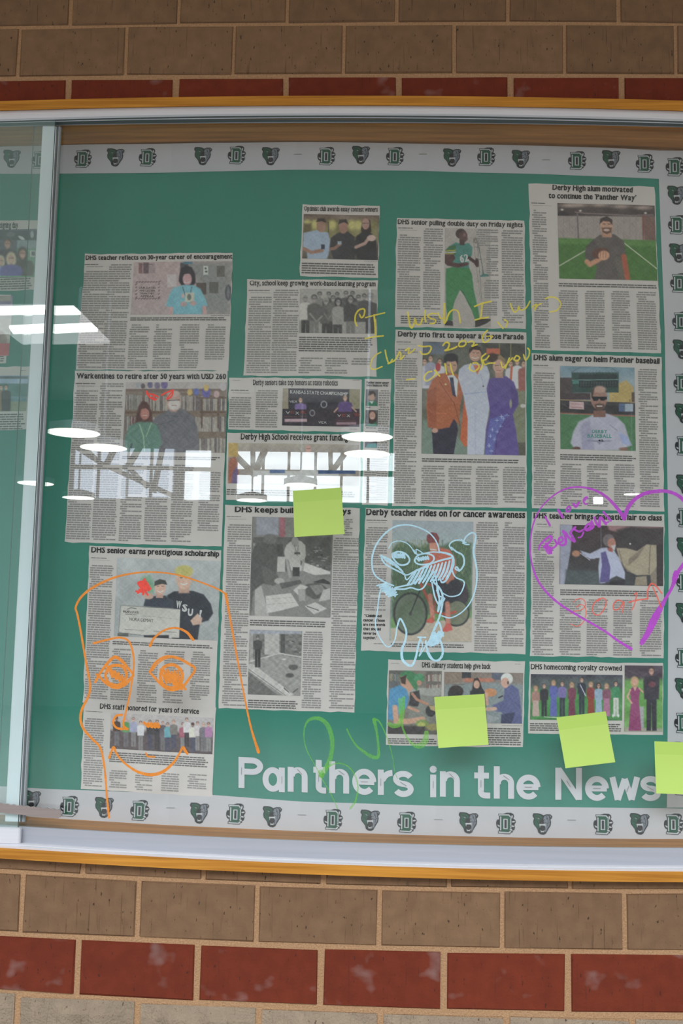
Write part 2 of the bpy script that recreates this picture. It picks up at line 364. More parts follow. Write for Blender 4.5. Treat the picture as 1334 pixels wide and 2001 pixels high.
# notched lock bar
def lock_bar():
    y0, y1 = -0.0108, -0.0072; V = []; n = 60
    top = np.linspace(-260, 116, n); up = 1571 + (top - 0) * 0.105; V0 = []
    pts = [(x, u - (2.2 if i % 2 else 0)) for i, (x, u) in enumerate(zip(top, up))]
    pts += [(119, 1588), (118, 1597), (112, 1600)] + [(x, 1600 - 0.11 * (112 - x)) for x in (50, 0, -100, -260)]
    a = P([p[0] for p in pts], [p[1] for p in pts], y0); b = a.copy(); b[:, 1] = y1; k = len(pts)
    V = np.concatenate([a, b]); Fc = [tuple(range(k)), tuple(range(2*k - 1, k - 1, -1))] + [(i, i + k, (i+1) % k + k, (i+1) % k) for i in range(k)]
    o = mesh('notched_lock_bar', V, Fc, M['bar'])
    tag(o, 'brown metal showcase lock bar with notched top edge at the foot of the post', 'lock bar')
lock_bar()

# ------------------------------------------------------------------ sheets on the tack board
def rip(x, z):
    return 0.0011 * np.sin(x * 9 + z * 4 + 0.6) + 0.0007 * np.sin(z * 17 - x * 6) + 0.0005 * np.sin(x * 31 + 1)
def B(px, py, layer):
    """on the board: layer in mm in front of the tack board, following the bulges of the paper"""
    p = P(px, py, YK - layer / 1000.0); p[..., 1] -= 0.0026 + rip(p[..., 0], p[..., 2]); return p
def bil(c, u, v):
    TL, TR, BR, BL = [np.array(q, float) for q in c]; u = np.asarray(u, float)[..., None]; v = np.asarray(v, float)[..., None]
    return TL*(1-u)*(1-v) + TR*u*(1-v) + BR*u*v + BL*(1-u)*v
def inv(c, x, y):
    u = v = 0.5
    for _ in range(25):
        p = bil(c, u, v); e = 1e-4; du = (bil(c, u+e, v) - p)/e; dv = (bil(c, u, v+e) - p)/e
        s = np.linalg.solve(np.array([du, dv]).T, np.array([x, y]) - p); u += s[0]; v += s[1]
    return float(u), float(v)
def sheet(name, c, layer, m, parent=None, step=14, wob=0.0, curl=0.0, th=0.0003):
    c = [np.array(q, float) for q in c]
    nx = max(3, int(np.linalg.norm(c[1]-c[0]) / step)); ny = max(3, int(np.linalg.norm(c[3]-c[0]) / step))
    u, v = np.meshgrid(np.linspace(0, 1, nx), np.linspace(0, 1, ny)); p = bil(c, u, v)
    if wob:
        p[0, :, 1] += rng.normal(0, wob, nx); p[-1, :, 1] += rng.normal(0, wob, nx); p[:, 0, 0] += rng.normal(0, wob, ny); p[:, -1, 0] += rng.normal(0, wob, ny)
    q = B(p[..., 0], p[..., 1], layer)
    if curl: q[..., 1] -= curl * (np.abs(u - 0.5) * 2) ** 6 * (np.abs(v - 0.5) * 2) ** 6
    q = q.reshape(-1, 3); n = len(q); back = q.copy(); back[:, 1] += th
    f = grid_faces(nx, ny); i = np.arange(n).reshape(ny, nx)
    rim = list(i[0, :]) + list(i[1:, -1]) + list(i[-1, -2::-1]) + list(i[-2:0:-1, 0]); R = len(rim)
    Fc = [tuple(a) for a in f] + [(rim[k], rim[(k+1) % R], rim[(k+1) % R] + n, rim[k] + n) for k in range(R)]
    return mesh(name, np.concatenate([q, back]), Fc, m, parent, smooth=False)
g = 'green paper sheets covering the tack board'
o = sheet('backing_paper', [(-520, 320), (559, 320), (527, 1585), (-560, 1560)], 0.6, M['green'], step=22)
tag(o, 'green paper sheet behind the three-line clipping stack, on the side of the upright post', 'paper', g)
o = sheet('backing_paper', [(555, 318), (1500, 335), (1500, 1610), (521, 1585)], 1.1, M['green'], step=22)
tag(o, 'green paper sheet behind the cut-out title letters and the colour photo clippings', 'paper', g)

# printed emblems: painted as ink on small meshes
class Paint:
    def __init__(s, X, Y, bg=(128,128,128)):
        s.X, s.Y = X, Y; s.blur = 1.0; s.c = np.ones(X.shape + (3,)) * np.array(bg, float); s.a = np.zeros(X.shape)
    def _mix(s, d, col, soft, op=1.0):
        a = np.clip(0.5 - d / max(soft*s.blur, 0.5), 0, 1); a = a*a*(3-2*a) * op
        s.c = s.c * (1 - a[..., None]) + np.array(col, float) * a[..., None]; s.a = np.maximum(s.a, a); return s
    def e(s, cx, cy, rx, ry, col, soft=5, rot=0, op=1.0):
        r = math.radians(rot); x = (s.X-cx)*math.cos(r) + (s.Y-cy)*math.sin(r); y = -(s.X-cx)*math.sin(r) + (s.Y-cy)*math.cos(r)
        return s._mix((np.sqrt((x/rx)**2 + (y/ry)**2) - 1) * min(rx, ry), col, soft, op)
    def _seg(s, pts, closed):
        d = np.full(s.X.shape, 1e9); n = len(pts)
        for i in range(n if closed else n - 1):
            (x0, y0), (x1, y1) = pts[i], pts[(i+1) % n]; dx, dy = x1-x0, y1-y0; L = dx*dx + dy*dy + 1e-9
            t = np.clip(((s.X-x0)*dx + (s.Y-y0)*dy) / L, 0, 1); d = np.minimum(d, np.hypot(s.X-x0-t*dx, s.Y-y0-t*dy))
        return d
    def p(s, pts, col, soft=4, op=1.0):
        pts = [tuple(q) for q in zip(pts[::2], pts[1::2])] if not isinstance(pts[0], (tuple, list)) else pts
        ins = np.zeros(s.X.shape, bool); n = len(pts)
        for i in range(n):
            (x0, y0), (x1, y1) = pts[i], pts[(i+1) % n]
            if y0 == y1: continue
            k = ((y0 > s.Y) != (y1 > s.Y)) & (s.X < (x1-x0)*(s.Y-y0)/(y1-y0) + x0); ins ^= k
        d = s._seg(pts, True); return s._mix(np.where(ins, -d, d), col, soft, op)
    def l(s, pts, w, col, soft=3, op=1.0):
        pts = [tuple(q) for q in zip(pts[::2], pts[1::2])]; return s._mix(s._seg(pts, False) - w/2, col, soft, op)
    def r(s, x0, y0, x1, y1, col, soft=4, op=1.0): return s.p([x0,y0,x1,y0,x1,y1,x0,y1], col, soft, op)
    def grad(s, c0, c1, y0, y1):
        t = np.clip((s.Y-y0)/(y1-y0), 0, 1)[..., None]; s.c = np.array(c0, float)*(1-t) + np.array(c1, float)*t; return s
    def n(s, amp, sc, sy=None):
        sy = sy or sc; f = np.zeros(s.X.shape)
        for k in range(7):
            a = rng.uniform(0, 6.28, 4); f += np.sin(s.X/sc*rng.uniform(.4,1.6) + a[0] + 2*np.sin(s.Y/sy*rng.uniform(.4,1.4) + a[1]))
        s.c = s.c + (f/2.6*amp)[..., None]; return s
    def person(s, cx, top, hr, shirt, skin=(190,150,130), hair=(50,38,32), w=2.6, bot=None, long=False, pants=None, hip=None):
        """head radius hr, shoulders w*hr to each side, body to bot"""
        bot = bot or top + hr*9; sh = top + hr*2.5
        if long: s.e(cx, top+hr*1.35, hr*1.15, hr*1.75, hair, hr*.4)
        if pants: s.p([cx-w*hr*.62, (hip or sh+hr*4), cx+w*hr*.62, (hip or sh+hr*4), cx+w*hr*.62, bot, cx+hr*.15, bot, cx, (hip or sh+hr*4)+hr*1.5, cx-hr*.15, bot, cx-w*hr*.62, bot], pants, hr*.3)
        bb = (hip or sh+hr*4)+hr*.3 if pants else bot
        s.r(cx-hr*.35, top+hr*1.6, cx+hr*.35, sh+hr*.2, tuple(0.85*v for v in skin), hr*.3)
        s.p([cx-hr*.5, sh, cx+hr*.5, sh, cx+w*hr*.85, sh+hr*.5, cx+w*hr, sh+hr*1.6, cx+w*hr*.9, bb, cx-w*hr*.9, bb, cx-w*hr, sh+hr*1.6, cx-w*hr*.85, sh+hr*.5], shirt, hr*.35)
        s.e(cx, top+hr*.75, hr*.9, hr*.85, hair, hr*.3); s.e(cx, top+hr*1.25, hr*.75, hr*1.02, skin, hr*.3)
        s.l([cx-hr*.45, top+hr*1.05, cx-hr*.15, top+hr*1.05], hr*.14, tuple(.45*v for v in skin), hr*.2); s.l([cx+hr*.15, top+hr*1.05, cx+hr*.45, top+hr*1.05], hr*.14, tuple(.45*v for v in skin), hr*.2)
        s.l([cx-hr*.3, top+hr*1.75, cx, top+hr*1.85, cx+hr*.3, top+hr*1.75], hr*.13, (206,170,160), hr*.2)
        return s
GAIN = 1.0 / float(s2l(np.array([168,160,152])).mean()) * 0.56
def inkcol(c, gain=None): return np.clip(s2l(np.clip(c, 0, 255)) * (gain or GAIN), 0.004, 0.88)
def emblem(kind):
    """mesh in the x-z plane, origin at its centre; drawn in units of the 4.445x crop"""
    if kind == 'head': x0, y0, x1, y1, cx, cy = 126, 62, 324, 272, 225, 166
    else: x0, y0, x1, y1, cx, cy = 438, 76, 636, 286, 537, 182
    st = 3.4; X, Y = np.meshgrid(np.arange(x0, x1+st, st), np.arange(y0, y1+st, st)); k = Paint(X, Y, (215,213,218))
    bk, gr, gy, wh = (30,32,38), (32,96,72), (138,144,156), (222,224,228)
    if kind == 'head':
        k.p([132,88,140,72,175,70,205,74,235,88,262,78,300,78,318,95,312,115,300,125,306,150,301,182,285,207,270,232,257,257,235,268,205,264,185,248,178,220,160,195,142,175,137,145,145,118,133,102], bk)
        k.p([148,84,178,80,212,88,226,108,220,128,200,138,193,165,190,200,194,232,182,214,165,190,149,170,146,145,156,118,146,98], gr)
        k.p([240,98,262,87,285,90,290,112,296,150,291,178,273,205,260,235,246,246,250,205,252,172,236,150,233,122], gy)
        k.p([282,88,300,86,308,98,298,110], gy).l([288,92,296,104], 6, bk)
        k.l([158,96,190,104,214,122], 5, bk).l([160,140,178,150,190,166], 4, bk).l([262,96,272,116,280,150,272,190], 4, bk).l([244,150,262,160,276,160], 4, bk).l([286,130,300,130], 3, bk).l([284,150,302,152], 3, bk)
        k.l([178,116,202,130], 7, bk).l([182,116,196,124], 4, wh).l([244,130,266,118], 7, bk).l([248,126,260,120], 3.5, wh)
        k.p([206,128,240,128,236,150,224,158,212,150], bk)
        k.p([196,170,254,168,250,214,242,246,210,248,200,218], bk).p([194,170,254,166,252,198,244,182,206,184,201,204], wh, 3)
        k.p([206,222,216,234,234,234,244,220,240,244,210,246], wh, 3).e(224, 205, 12, 16, (58,46,52))
    else:
        k.p([500,98,545,84,585,84,608,98,612,118,604,138,622,148,630,168,620,186,614,196,622,216,616,240,600,250,598,264,575,270,560,200,540,120], bk)
        k.e(463, 186, 20, 38, bk, 4).e(470, 210, 20, 20, bk)
        k.p([464,94,566,94,592,118,592,258,574,282,462,278,462,258,470,250,470,120,464,112], bk).p([469,99,564,99,587,121,587,256,571,276,467,273,467,262,480,256,480,116,469,112], wh)
        k.p([480,110,560,110,577,128,577,248,562,264,480,261,480,250,492,248,492,122,480,120], gr)
        k.r(511, 141, 553, 236, wh, 3).r(522, 150, 543, 228, bk, 3)
        k.p([452,196,470,200,484,214,466,216], wh, 3)
        for (a, b, rx, ry, ro) in ((592,122,7,18,10),(606,166,17,7,-12),(600,208,16,7,10),(584,240,15,8,28)): k.e(a, b, rx+4, ry+4, bk, 3, ro).e(a, b, rx, ry, wh, 3, ro)
    n = X.shape; s = 1 / 4.445 / 1195.0
    V = np.stack([(X-cx)*s, np.zeros(n), -(Y-cy)*s], -1).reshape(-1, 3)
    f = grid_faces(n[1], n[0]); al = k.a.ravel(); keep = (al[f] > 0.4).any(1); f = f[keep]
    used = np.unique(f); mp = -np.ones(len(V), int); mp[used] = np.arange(len(used))
    me = bpy.data.meshes.new('printed_' + kind); me.from_pydata(V[used].tolist(), [], mp[f].tolist()); me.materials.append(M['print'])
    at = me.color_attributes.new('Col', 'FLOAT_COLOR', 'POINT'); c4 = np.ones((len(used), 4), np.float32)
    c4[:, :3] = np.clip(s2l(k.c.reshape(-1, 3)[used]) * 0.85, 0.010, 0.74); at.data.foreach_set('color', c4.ravel()); return me
EMB = {'P': emblem('head'), 'D': emblem('letter')}
def put_emblem(kd, px, py, parent, size=1.0):
    o = bpy.data.objects.new('panther_head_print' if kd == 'P' else 'letter_d_and_paw_print', EMB[kd]); C.objects.link(o)
    w = B(px, py, 2.45); o.parent = parent; o.location = tuple(w - np.array(parent['_w'])); o.scale = (size, 1, size)
def staple(px, py, parent, ang=0.0, L=11, layer=2.7):
    w = B(px, py, layer); l = L / 2400.0; h = 0.0004; c, s = math.cos(ang), math.sin(ang)
    V = []
    for dx, dz in ((-l,-h),(l,-h),(l,h),(-l,h)):
        for y in (0, -0.0005): V.append((w[0] + dx*c - dz*s, w[1] + y, w[2] + dx*s + dz*c))
    return mesh('staple', V, [(1,3,5,7),(0,1,3,2),(2,3,5,4),(4,5,7,6),(6,7,1,0)], M['steel'], parent)
top_e = lambda x: np.interp(x, [-300,0,130,325,560,667,830,960,1070,1160,1285,1400], [292,288,284,282,279,278.5,282,284,287,290,296,300])
top_b = lambda x: np.interp(x, [-300,0,130,340,560,667,830,960,1070,1285,1400], [343,341,340,338,333,333,335,339,342,351,356])
bot_t = lambda x: np.interp(x, [-300,0,90,415,587,850,1114,1302,1400], [1518,1536,1541,1553,1566,1574,1577,1579,1582])
bot_b = lambda x: np.interp(x, [-300,0,90,330,667,1000,1302,1400], [1578,1597,1602,1613,1631,1640,1645,1648])
def hstrip(x0, x1, ft, fb, layer, label, ems, grp, st=None):
    n = max(4, int((x1-x0)/16)); xs = np.linspace(x0, x1, n); m_ = 5; V = []
    for j in range(m_):
        t = j/(m_-1); V.append(B(xs, ft(xs)*(1-t) + fb(xs)*t, layer))
    V = np.concatenate(V); root = thing('border_strip', V.mean(0), label, 'paper border', grp)
    mesh('paper', V, grid_faces(n, m_), M['white'], root)
    for kd, ex, ey in ems: put_emblem(kd, ex, ey, root, 0.98)
    if st: staple(st[0], st[1], root, L=18)
    return root
gt = 'white paper border strips printed with school emblems'
hstrip(-330, 105, top_e, top_b, 1.9, 'white top border strip with emblems behind the hazy outer glass', [('P',24,311),('D',80,313),('P',-90,311),('D',-160,312)], gt)
hstrip(104, 336, top_e, top_b, 2.0, 'top border strip just after the upright post, with two D emblems around one panther', [('D',163,311),('P',226,308),('D',289,308)], gt)
hstrip(335, 580, top_e, top_b, 1.9, 'top border strip above the bare green paper, two panthers around one D', [('P',397,306),('D',463,304),('P',529,306)], gt, (582,303))
hstrip(579, 825, top_e, top_b, 2.0, 'top border strip above the essay contest clipping', [('D',638,306),('P',705,303),('D',772,306)], gt, (826,302))
hstrip(824, 1069, top_e, top_b, 1.9, 'top border strip above the trombone player clipping', [('P',883,308),('D',950,307),('P',1017,312)], gt, (1066,314))
hstrip(1068, 1300, top_e, top_b, 2.0, 'top border strip above the football clipping, ending at the corner', [('D',1127,315),('P',1193,313),('D',1259,321)], gt)
hstrip(-330, 91, bot_t, bot_b, 1.9, 'bottom border strip behind the lock bar and the post', [('P',62,1564),('D',-20,1562)], gt)
hstrip(90, 330, bot_t, bot_b, 2.0, 'bottom border strip under the staff service clipping', [('D',137,1575),('P',204,1577),('D',274,1583)], gt, (334,1578))
hstrip(329, 588, bot_t, bot_b, 1.9, 'bottom border strip under the capital P cut-out letter', [('P',390,1588),('D',461,1590),('P',532,1595)], gt, (590,1592))
hstrip(587, 851, bot_t, bot_b, 2.0, 'bottom border strip under the rest of the first title word', [('D',651,1601),('P',723,1602),('D',795,1606)], gt, (856,1601))
hstrip(850, 1115, bot_t, bot_b, 1.9, 'bottom border strip under the middle title words', [('P',915,1607),('D',988,1608),('P',1059,1609)], gt, (1116,1602))
hstrip(1114, 1420, bot_t, bot_b, 2.0, 'bottom border strip under the last title word', [('D',1178,1610),('P',1249,1609),('D',1316,1610)], gt)
re = lambda y: np.interp(y, [280,352,640,1100,1580,1660], [1284,1286,1297,1306,1302,1301])
def vstrip(y0, y1, layer, label, ems):
    n = max(4, int((y1-y0)/16)); ys = np.linspace(y0, y1, n); V = []
    for x in (0, 20, 45, 80): V.append(B(re(ys) + x, ys, layer))
    V = np.stack(V, 1).reshape(-1, 3); root = thing('border_strip', V.mean(0), label, 'paper border', gt)
    mesh('paper', V, grid_faces(4, n), M['white'], root)
    for kd, ex, ey in ems: put_emblem(kd, ex, ey, root, 1.0)
vstrip(296, 594, 1.75, 'side border strip beside the football clipping', [('D',1318,327),('P',1321,382),('D',1323,440),('P',1325,495),('D',1327,554)])
vstrip(593, 912, 1.85, 'side border strip beside the baseball clipping', [('D',1331,629),('P',1332,683),('D',1334,749),('P',1336,808),('D',1337,871)])
vstrip(911, 1231, 1.75, 'side border strip behind the purple heart', [('P',1339,947),('D',1340,1011),('P',1340,1070),('D',1340,1137),('P',1339,1198)])
vstrip(1230, 1578, 1.85, 'side border strip beside the homecoming clipping', [('D',1338,1285),('P',1337,1345),('D',1336,1412),('P',1336,1470),('D',1334,1533)])

# ------------------------------------------------------------------ type
_gl = {}
def glyph(ch, bold):
    k = (ch, bold)
    if k in _gl: return _gl[k]
    f = bpy.data.curves.new('g', 'FONT'); f.body = ch; f.offset = bold; f.resolution_u = 2
    o = bpy.data.objects.new('g', f); C.objects.link(o); bpy.context.view_layer.update()
    me = o.evaluated_get(bpy.context.evaluated_depsgraph_get()).to_mesh()
    v = np.array([tuple(q.co) for q in me.vertices]).reshape(-1, 3)[:, :2]; fs = [list(p.vertices) for p in me.polygons]
    bpy.data.objects.remove(o); bpy.data.curves.remove(f)
    _gl[k] = (v, fs); return _gl[k]
SER = {'n':('b.15','b.85','x.1'),'h':('b.15','b.85','t.12'),'i':('b.5','x.3'),'r':('b.25','x.15'),'l':('b.5','t.3'),'D':('b.12','t.12'),'H':('b.12','b.88','t.12','t.88'),
 'm':('b.08','b.5','b.92','x.06'),'u':('x.1','x.8','b.92'),'d':('t.8','b.92'),'p':('d.15','x.1'),'y':('x.1','x.9'),'v':('x.1','x.9'),'w':('x.05','x.95'),'f':('b.4',),'P':('b.15','t.12'),
 'F':('b.15','t.12'),'q':('d.85',),'b':('t.12',),'k':('b.15','b.9','t.1','x.85'),'K':('b.12','b.88','t.1','t.88'),'g':(),'j':('x.5',),'t':('b.7',)}
def layout(s, bold, serif=False, sp=0.07, space=0.26, xh=1.22):
    V = []; Fc = []; x = 0; n = 0
    fx = lambda y: np.where(y < 0, y, np.where(y < 0.46, y*xh, 0.46*xh + (y-0.46)*((0.72-0.46*xh)/0.26)))
    for ch in s:
        if ch == ' ': x += space; continue
        v, fs = glyph(ch, bold)
        if len(v) == 0: x += space; continue
        v = v.copy(); x0 = v[:, 0].min(); w = v[:, 0].max() - x0; v[:, 0] += x - x0; v[:, 1] = fx(v[:, 1])
        V.append(v); Fc += [[i+n for i in f] for f in fs]; n += len(v)
        if serif and ch in SER:
            for q in SER[ch]:
                yy = {'b':0.0, 'x':0.46*xh - 0.04, 't':0.68, 'd':-0.2}[q[0]]; cx = x + w*float(q[1:]); hw = 0.085
                V.append(np.array([(cx-hw,yy),(cx+hw,yy),(cx+hw,yy+0.045),(cx-hw,yy+0.045)])); Fc.append([n,n+1,n+2,n+3]); n += 4
        x += w + sp
    return np.concatenate(V), Fc, x - sp
def text(name, s, p0, p1, cap, m, parent, layer=3.0, bold=0.022, serif=False, place=None, y=None, **k):
    """baseline from pixel p0 to p1, capitals cap pixels high"""
    V, Fc, w = layout(s, bold, serif, **k)
    if name == 'headline':                                           # heavier uprights: the letters printed twice, a hair apart
        n0 = len(V); V = np.concatenate([V, V + np.array([0.042 if not serif else 0.022, 0])]); Fc = Fc + [[i+n0 for i in f] for f in Fc]; w += 0.04
    p0 = np.array(p0, float); p1 = np.array(p1, float); d = (p1-p0)/w
    nrm = np.array([(p1-p0)[1], -(p1-p0)[0]]); nrm = nrm / np.linalg.norm(nrm) * cap / 0.70
    q = p0 + V[:, :1]*d + V[:, 1:]*nrm
    Wd = B(q[:, 0], q[:, 1], layer) if y is None else P(q[:, 0], q[:, 1], y)
    return mesh(name, Wd, Fc, m, parent)

FR = {1:(140,480,4.042),2:(120,710,3.924),3:(140,1050,4.303),4:(130,1330,3.42),5:(430,390,3.924),6:(430,720,3.706),7:(420,960,4.447),8:(690,970,3.811),
      9:(760,410,4.764),10:(760,630,4.764),11:(1020,340,4.248),12:(1020,680,4.248),13:(1020,930,4.248),14:(740,1270,4.447),15:(1020,1270,4.248),16:(440,1380,2.9),17:(0,400,4.0)}
def fr(f, x, y): a = FR[f]; return a[0] + x/a[2], a[1] + y/a[2]

class Clip:
    """a newspaper clipping: corners in pixels, content given in the coordinates of its crop"""
    def __init__(s, corners, f, label, layer=1.6, curl=0.0):
        s.c = corners; s.f = f; s.L = layer
        cen = B(*np.mean(np.array(corners, float), 0), layer); s.root = thing('newspaper_clipping', cen, label, 'newspaper clipping', 'newspaper clippings pinned to the green paper')
        sheet('newsprint_sheet', corners, layer, M['news'], s.root, wob=0.5, curl=curl); s.quads = []; s.cq = []
    def rect(s, r):
        x0, y0 = fr(s.f, r[0], r[1]); x1, y1 = fr(s.f, r[2], r[3]); return inv(s.c, x0, y0) + inv(s.c, x1, y1)
    def head(s, t, x0, y0, x1, y1, cap, serif=False, **k):
        k.setdefault('bold', 0.013 if serif else 0.022)
        text('headline', t, fr(s.f, x0, y0), fr(s.f, x1, y1), cap / FR[s.f][2], M['ink'], s.root, s.L + 0.75, serif=serif, **k)
    def lines(s, r, pitch=4.45, dark=False, h=0.54, fill=1.05, rows=None, para=0.16, indent=True, wl=(3, 9), stagger=None):
        u0, v0, u1, v1 = s.rect(r); c = bil(s.c, [u0, u1, u0], [v0, v0, v1]); wpx = np.linalg.norm(c[1]-c[0]); hpx = np.linalg.norm(c[2]-c[0])
        n = max(1, int(round(hpx/pitch))); newp = indent
        if dark: fill = 1.0; newp = False
        if rows: n = rows; v1 = v0 + (v1-v0)*rows*pitch/hpx
        for i in range(n):
            vt = v0 + (v1-v0)*(i + 0.5 - h/2)/n; vb = v0 + (v1-v0)*(i + 0.5 + h/2)/n
            x = 3.4 if newp else 0.0; end = wpx*random.uniform(fill-0.06, fill)
            if stagger: end = wpx*stagger(i/n)
            newp = random.random() < para and not dark
            if newp: end = wpx*random.uniform(0.25, 0.8)
            while x < end - 2:
                w = min(random.uniform(*wl)*1.55, end-x); a = u0 + (u1-u0)*x/wpx; b = u0 + (u1-u0)*(x+w)/wpx
                (s.cq if dark else s.quads).append((a, b, vt, vb)); x += w + random.uniform(0.8, 1.3)
    def cols(s, *rs, **k):
        for r in rs: s.lines(r, **k)
    def photo(s, r, fn, step=1.25, bg=(128,120,112)):
        u0, v0, u1, v1 = s.rect(r); c = bil(s.c, [u0, u1, u0], [v0, v0, v1])
        nx = int(np.linalg.norm(c[1]-c[0])/step) + 2; ny = int(np.linalg.norm(c[2]-c[0])/step) + 2
        u, v = np.meshgrid(np.linspace(u0, u1, nx), np.linspace(v0, v1, ny)); p = bil(s.c, u, v); a = FR[s.f]
        k = Paint((p[..., 0]-a[0])*a[2], (p[..., 1]-a[1])*a[2], bg); k.blur = 1.7; fn(k)
        k.c = k.c*0.90 + 15.0; k.n(3, 23); k.n(2.5, 6)  # grey lift puts the glass reflection haze into the print colours
        k.c = k.c + rng.normal(0, 3.0, k.c.shape[:2])[..., None]
        q = B(p[..., 0], p[..., 1], s.L + 0.5).reshape(-1, 3)
        mesh('photo', q, grid_faces(nx, ny), M['print'], s.root, col=inkcol(k.c.reshape(-1, 3)))
    def mini(s, t, x0, y0, x1, y1, cap, m='w_print', **k):
        k.setdefault('bold', 0.02)
        text('photo_lettering', t, fr(s.f, x0, y0), fr(s.f, x1, y1), cap/FR[s.f][2], M[m], s.root, s.L + 0.8, **k)
    def done(s):
        for name, qs, m in (('body_text', s.quads, M['ink_body']), ('caption_text', s.cq, M['ink_cap'])):
            if not qs: continue
            q = np.array(qs); u = q[:, [0,1,1,0]]; v = q[:, [2,2,3,3]]; p = bil(s.c, u, v); Wd = B(p[..., 0], p[..., 1], s.L + 0.6).reshape(-1, 3)
            o = mesh(name, Wd, np.arange(len(Wd)).reshape(-1, 4), m, s.root); o['kind'] = 'stuff'
# ------------------------------------------------------------------ clippings
SK = (196,156,138); SKD = (96,66,54)
def shelf_books(k, x0, y0, x1, y1, rows, cols, base=(120,104,92)):
    k.r(x0, y0, x1, y1, base)
    for j in range(rows):
        ya = y0 + (y1-y0)*(j+0.2)/rows; yb = y0 + (y1-y0)*(j+0.92)/rows; x = x0 + 3
        while x < x1 - 6:
            w = random.uniform(6, 13); c = random.choice(cols); k.r(x, ya + random.uniform(0, 10), x+w, yb, c, 2); x += w + 1
# 1
c = Clip([(167,497),(456,495),(446,724),(149,723)], 1, 'clipping about a thirty-year teaching career, woman in a light blue shirt beside a pinkish wall')
c.head('DHS teacher reflects on 30-year career of encouragement', 112, 115, 1270, 107, 34)
def ph(k):
    k.grad((176,152,152),(168,150,150),130,545); k.p([880,130,1270,130,1250,545,1040,545,1000,300,880,200],(128,128,126),60)
    k.r(530,138,560,222,(120,88,88)).r(566,136,610,222,(96,78,84)).r(612,140,660,220,(150,132,134)); k.l([540,150,640,150],4,(90,70,76))
    k.r(757,230,830,330,(188,176,176)); k.n(4, 9)
    for x in range(510, 700, 22): k.l([x,292,x+14,286],7,(96,72,76),2); k.l([x-4,424,x+10,416],7,(96,72,76),2)
    for y in range(310, 420, 26): k.l([506,y,516,y-8],7,(96,72,76),2); k.l([686,y,696,y-8],7,(96,72,76),2)
    k.r(860,140,925,200,(66,62,70)).r(885,132,955,150,(70,110,130))
    k.r(1042,165,1080,235,(188,190,184)).e(1060,185,8,8,(70,70,66)).e(1064,210,10,8,(70,70,66)); k.r(1148,165,1210,250,(92,88,84)).r(1088,292,1160,380,(84,82,78)).r(985,298,1065,390,(78,66,62)).e(1238,375,26,62,(74,74,80)).e(1238,375,12,40,(110,112,116))
    k.p([850,250,862,190,900,160,950,175,978,230,980,300,955,325,870,320,848,285],(40,34,42),8)
    k.e(915,270,36,50,(188,146,150),8).p([872,240,890,205,940,205,960,245,940,225,890,228],(40,34,42),6)
    k.p([880,315,960,315,1020,345,1060,430,1075,478,1030,492,1030,545,785,545,785,490,745,478,770,400,800,340],(112,170,184),8)
    k.l([790,500,785,545],30,(190,150,150)).l([1048,490,1055,545],28,(190,150,150)); k.l([878,330,900,400],6,(70,80,90)).l([950,330,935,400],6,(70,80,90))
    k.r(898,375,970,450,(186,186,170)).e(930,410,16,24,(96,104,96)).e(885,465,26,20,(176,150,150)).e(962,460,26,18,(180,150,148)); k.e(880,400,12,18,(190,160,160)); k.l([890,292,915,300,936,290],5,(220,200,204)); k.n(3,6)
c.photo((495,132,1252,545), ph)
for i, t in enumerate(('OUR DATES','ARE CLOSER','THAN THEY','APPEAR')): c.mini(t, 532+4*i, 341+22.5*i, 664-4*i, 343+22.5*i, 14, m='ink', bold=0.015)
c.lines((105,146,215,158), dark=True); c.lines((108,166,250,174), para=0)
c.cols((103,200,240,972),(300,145,412,972)); c.cols((462,620,590,972),(656,620,772,972),(860,620,990,972),(1063,620,1200,905)); c.lines((465,566,1240,596), dark=True, pitch=3.8, rows=2); c.lines((1085,550,1250,560), para=0); c.done()
